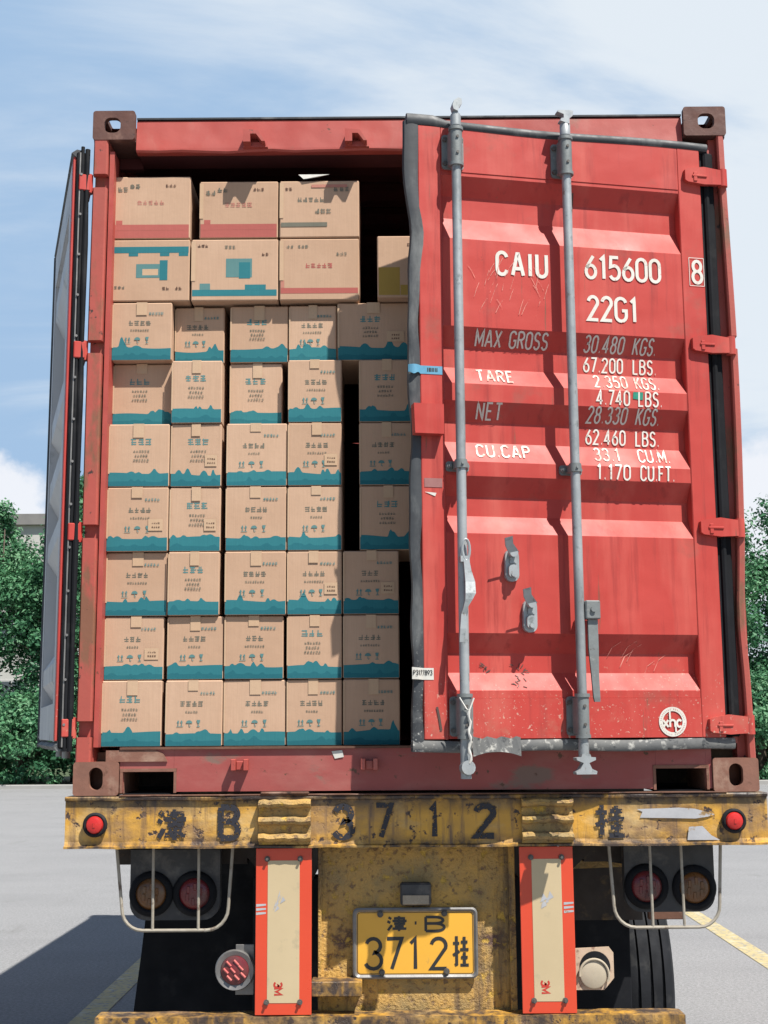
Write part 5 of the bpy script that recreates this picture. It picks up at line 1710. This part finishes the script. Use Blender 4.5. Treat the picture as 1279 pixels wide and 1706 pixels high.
def wheel(xo, xi, cy):
    """one tyre with grooves, between xo and xi"""
    a, b_ = min(xo, xi), max(xo, xi); w = b_ - a; Ro = 0.515
    prof_ = [(0.27, 0.03), (0.36, 0.005), (0.45, 0.0), (0.495, 0.018), (0.508, 0.040)]
    for g0 in (0.072, 0.128, 0.180):
        prof_ += [(0.514, g0 - .006), (0.500, g0 - .004), (0.500, g0 + .006), (0.514, g0 + .008)]
    prof_ += [(0.508, w - 0.040), (0.495, w - 0.018), (0.45, w), (0.36, w - .005), (0.27, w - .03)]
    mb = MB(); c = (a, cy, Ro - 0.004)
    mb.lathe(prof_, c, (1, 0, 0), 64)
    t = mb.build('tyre', M['tyre'], trl)
    mb = MB(); mb.lathe([(0.272, 0.03), (0.262, 0.05), (0.262, w - .05), (0.272, w - .03)], c, (1, 0, 0), 40)
    mb.lathe([(0.262, w / 2), (0.12, w / 2 + .02), (0.0001, w / 2 + .02)], c, (1, 0, 0), 40)
    mb.build('rim', M['chassis'], t)


for cy in (1.78, 3.1):
    for sx in (-1, 1):
        wheel(sx * 1.165, sx * 0.925, cy); wheel(sx * 0.885, sx * 0.645, cy)
    mb = MB(); mb.tube([(-0.92, cy, 0.51), (0.92, cy, 0.51)], 0.07, 16); mb.build('axle', M['chassis'], trl)
# mudflap in front of the left wheels as seen from behind
mb = MB()
vs = []
for i in range(7):
    z = -0.28 - 0.85 * i / 6
    bx = 0.012 * math.sin(i * .9); by = 0.02 * math.sin(i * .7)
    for x in (-1.115 - 0.012 * i, -0.95, -0.78, -0.60, -0.50):
        vs.append(gp(x + bx * .3, 1.02 + by, z))
mb.add(vs + [(x, y + .012, z) for x, y, z in vs], [(j * 5 + i, j * 5 + i + 1, (j + 1) * 5 + i + 1, (j + 1) * 5 + i) for j in range(6) for i in range(4)] + [(35 + (j + 1) * 5 + i, 35 + (j + 1) * 5 + i + 1, 35 + j * 5 + i + 1, 35 + j * 5 + i) for j in range(6) for i in range(4)])
mb.build('mudflap', M['black'], trl)
mb = MB()
mb.bbox(0.46, 0.92, 1.02, 1.032, -1.10 + G, -0.36 + G, 0.003)
mb.build('mudflap', M['black'], trl)
# front running gear out of sight: gooseneck and landing legs keep the trailer standing
mb = MB()
for x in (-0.75, 0.65): mb.bbox(x, x + .10, 5.0, 5.1, 0.0, G - .2, .005)
mb.build('landing_leg', M['chassis'], trl)

# ------------------------------------------------------------ trees
def leaf_mat(name, c1, c2):
    m, nt, b = new_mat(name)
    col = nmix(nt, nrange(nt, nnoise(nt, 1.6, 4, 0.6), 0.35, 0.65), c1, c2)
    nt.links.new(col, b.inputs['Base Color']); b.inputs['Roughness'].default_value = 0.55
    b.inputs['Specular IOR Level'].default_value = 0.35
    tl = nt.nodes.new('ShaderNodeBsdfTranslucent'); nt.links.new(col, tl.inputs['Color'])
    mx = nt.nodes.new('ShaderNodeMixShader'); mx.inputs[0].default_value = 0.25
    nt.links.new(b.outputs[0], mx.inputs[1]); nt.links.new(tl.outputs[0], mx.inputs[2])
    nt.links.new(mx.outputs[0], nt.nodes['Material Output'].inputs['Surface'])
    return m


LEAF = [leaf_mat('dark_leaf', (0.030, 0.115, 0.055), (0.045, 0.145, 0.068)), leaf_mat('mid_leaf', (0.060, 0.19, 0.090), (0.080, 0.22, 0.10)), leaf_mat('pale_leaf', (0.13, 0.29, 0.15), (0.17, 0.33, 0.18))]
M['bark'] = surf('grey_brown_bark', (0.13, 0.10, 0.075), (0.09, 0.07, 0.05), 8, 0.9, 0, 0.6, 30, stretch=(1, 1, .2))


def tree_mesh(seed, H, wid, n_clump, n_leaf, low=0.06):
    r = random.Random(seed)
    tr = MB()
    clumps = []
    base = Vector((0, 0, 0))
    for s in range(3):
        an = r.uniform(0, 2 * PI); lean = r.uniform(0.02, 0.14)
        pts = [base + Vector((math.cos(an) * lean * H * t ** 1.3 + r.uniform(-.08, .08), math.sin(an) * lean * H * t ** 1.3 + r.uniform(-.08, .08), H * 0.9 * t)) for t in [i / 7 for i in range(8)]]
        pts[0] = base + Vector((math.cos(an) * .12, math.sin(an) * .12, -.1))
        tr.tube(pts, [0.11 * (1 - t * .85) for t in [i / 7 for i in range(8)]], 7)
        for b_ in range(9):
            t = r.uniform(.15, .95); p = pts[0].lerp(pts[-1], t); a2 = r.uniform(0, 2 * PI); L = wid * .5 * r.uniform(.5, 1) * (1.1 - t * .6)
            e = p + Vector((math.cos(a2) * L, math.sin(a2) * L, L * .6))
            tr.tube([p, p.lerp(e, .5) + Vector((0, 0, .1)), e], [0.035, 0.022, 0.008], 5)
            clumps.append((e, r.uniform(.35, .75)))
    while len(clumps) < n_clump:
        t = r.random() ** 0.85
        z = H * (low + (1 - low) * t)
        env = wid * .5 * (0.72 + 0.40 * math.sin(PI * min(1, t * 1.25 + .15))) * (1 if t < .72 else max(.12, 1 - (t - .72) / .30))
        an = r.uniform(0, 2 * PI); rr = env * math.sqrt(r.uniform(.15, 1.0))
        clumps.append((Vector((rr * math.cos(an), rr * math.sin(an), z)), (r.uniform(.2, .5) + (.35 if r.random() < .25 else 0)) * (1 if t < .8 else .55)))
    V = []; F = []; MI = []
    for c, cr in clumps:
        k = int(n_leaf * (cr / .5) ** 2)
        tone = r.random()
        for _ in range(k):
            d = Vector((r.gauss(0, 1), r.gauss(0, 1), r.gauss(0, 1))).normalized()
            rad = cr * (r.random() ** .45) * (1.0 + .35 * r.random())
            p = c + Vector((d.x * rad, d.y * rad, d.z * rad * .85))
            s_ = .026 + .060 * r.random() ** 1.6
            u = Vector((r.gauss(0, 1), r.gauss(0, 1), r.gauss(0, .6))).normalized()
            w_ = (d * .6 + Vector((r.gauss(0, .6), r.gauss(0, .6), .5 + r.gauss(0, .4)))).normalized()
            v = w_.cross(u)
            if v.length < .1: continue
            v.normalize(); u = v.cross(w_)
            o = len(V)
            V += [tuple(p - u * s_ * 1.4), tuple(p - v * s_ * .62), tuple(p + u * s_ * 1.4), tuple(p + v * s_ * .62)]
            F.append((o, o + 1, o + 2, o + 3))
            q = r.random() * .34 + tone * .74
            MI.append(0 if q < .42 else (1 if q < .82 else 2))
    me = bpy.data.meshes.new('crown'); me.from_pydata(V, [], F)
    for m_ in LEAF: me.materials.append(m_)
    me.polygons.foreach_set('material_index', MI); me.update()
    tm = bpy.data.meshes.new('trunk'); tm.from_pydata(tr.v, [], tr.f); tm.materials.append(M['bark'])
    tm.polygons.foreach_set('use_smooth', [True] * len(tr.f)); tm.update()
    return tm, me


protos = [tree_mesh(1, 9.3, 4.8, 270, 210), tree_mesh(2, 9.0, 4.6, 260, 210), tree_mesh(3, 9.7, 5.0, 280, 200)]
bush_p = [tree_mesh(7, 2.6, 3.6, 90, 260, 0.02), tree_mesh(8, 2.2, 3.2, 80, 260, 0.02)]


def tree(name, pr, x, y, rz, sc, label, cat, group):
    root = empty(name, (x, y, 0.1)); root.rotation_euler = (0, 0, rz); root.scale = sc
    tag(root, label, cat, group)
    for nm, me in (('trunk', pr[0]), ('crown', pr[1])):
        o = bpy.data.objects.new(nm, me); COL.objects.link(o); o.parent = root


where = ['at the far left of the row, beyond the frame edge', 'standing left of the open door, nearest the left edge', 'directly behind the folded back door', 'seen in the gap between folded door and container',
         'hidden behind the left half of the container', 'hidden behind the middle of the container', 'hidden behind the right half of the container', 'behind the right container post', 'at the right edge of the picture, slender top',
         'at the far right of the row, beyond the right edge']
xs = [-16.8, -13.4, -10.3, -7.6, -4.2, -0.6, 3.0, 6.6, 10.7, 14.6]
hs = [1.06, 1.03, 1.02, 0.96, .98, 1.02, 0.96, .94, 1.04, 1.08]
rt = random.Random(21)
for i, x in enumerate(xs):
    if i in (4, 5): continue
    tree('broadleaf_tree', protos[i % 3], x, 40.0 + rt.uniform(-.8, 1.2), rt.uniform(0, 6.28), (1.0, 1.0, hs[i]), 'bushy green tree ' + where[i], 'tree', 'trees along the edge of the lot')
bl = ['far left', 'left edge', 'left of the folded door', 'behind the folded door', 'beside the folded door', None, None, None, None, 'behind the right post', 'right edge', 'far right']
for i in range(12):
    if bl[i] is None: continue
    x = -17.5 + i * 2.9 + rt.uniform(-.3, .3)
    tree('low_shrub', bush_p[i % 2], x, 37.9 + rt.uniform(-.2, .3), rt.uniform(0, 6.28), (1, 1, rt.uniform(.9, 1.2)), 'dark low shrub under the tree row, ' + bl[i] + ' of the picture' if 'door' not in bl[i] and 'post' not in bl[i] else 'dark low shrub under the tree row, ' + bl[i], 'shrub', 'shrubs under the tree row')

# far building
br = tag(empty('flat_roofed_building', (-34, 85, 0.1)), 'pale flat-roofed building showing just above the left trees', 'building')
M['pale_wall'] = surf('pale_render_wall', (0.62, 0.61, 0.58), (0.54, 0.53, 0.50), 1, 0.8, 0, .1, 20)
mb = MB(); mb.box(-62, -14, 80, 100, 0.1, 14.9); mb.build('wall', M['pale_wall'], br)
M['roof_band'] = surf('grey_roof_fascia', (0.27, 0.26, 0.25), (0.22, 0.21, 0.21), 2, 0.8, 0, .2, 20)
mb = MB(); mb.box(-62.3, -13.7, 79.7, 100.3, 14.9, 15.6); mb.build('roof', M['roof_band'], br)
M['window'] = surf('window_glass', (0.10, 0.12, 0.14), (0.07, 0.09, 0.11), 2, 0.15, 0, 0)
M['win_frame'] = surf('window_frame_white', (0.6, 0.6, 0.58), None, 2, 0.5, 0, 0)
for i in range(12):
    for z in (3.0, 7.2, 11.2):
        x = -60 + i * 3.9
        mb = MB(); mb.box(x, x + 2.2, 79.93, 79.99, z, z + 2.0); w_ = mb.build('window', M['win_frame'], br)
        mb = MB(); mb.box(x + .1, x + 1.05, 79.90, 79.925, z + .1, z + 1.9); mb.box(x + 1.15, x + 2.1, 79.90, 79.925, z + .1, z + 1.9); mb.build('pane', M['window'], w_)

scene.render.resolution_x = 768; scene.render.resolution_y = 1024
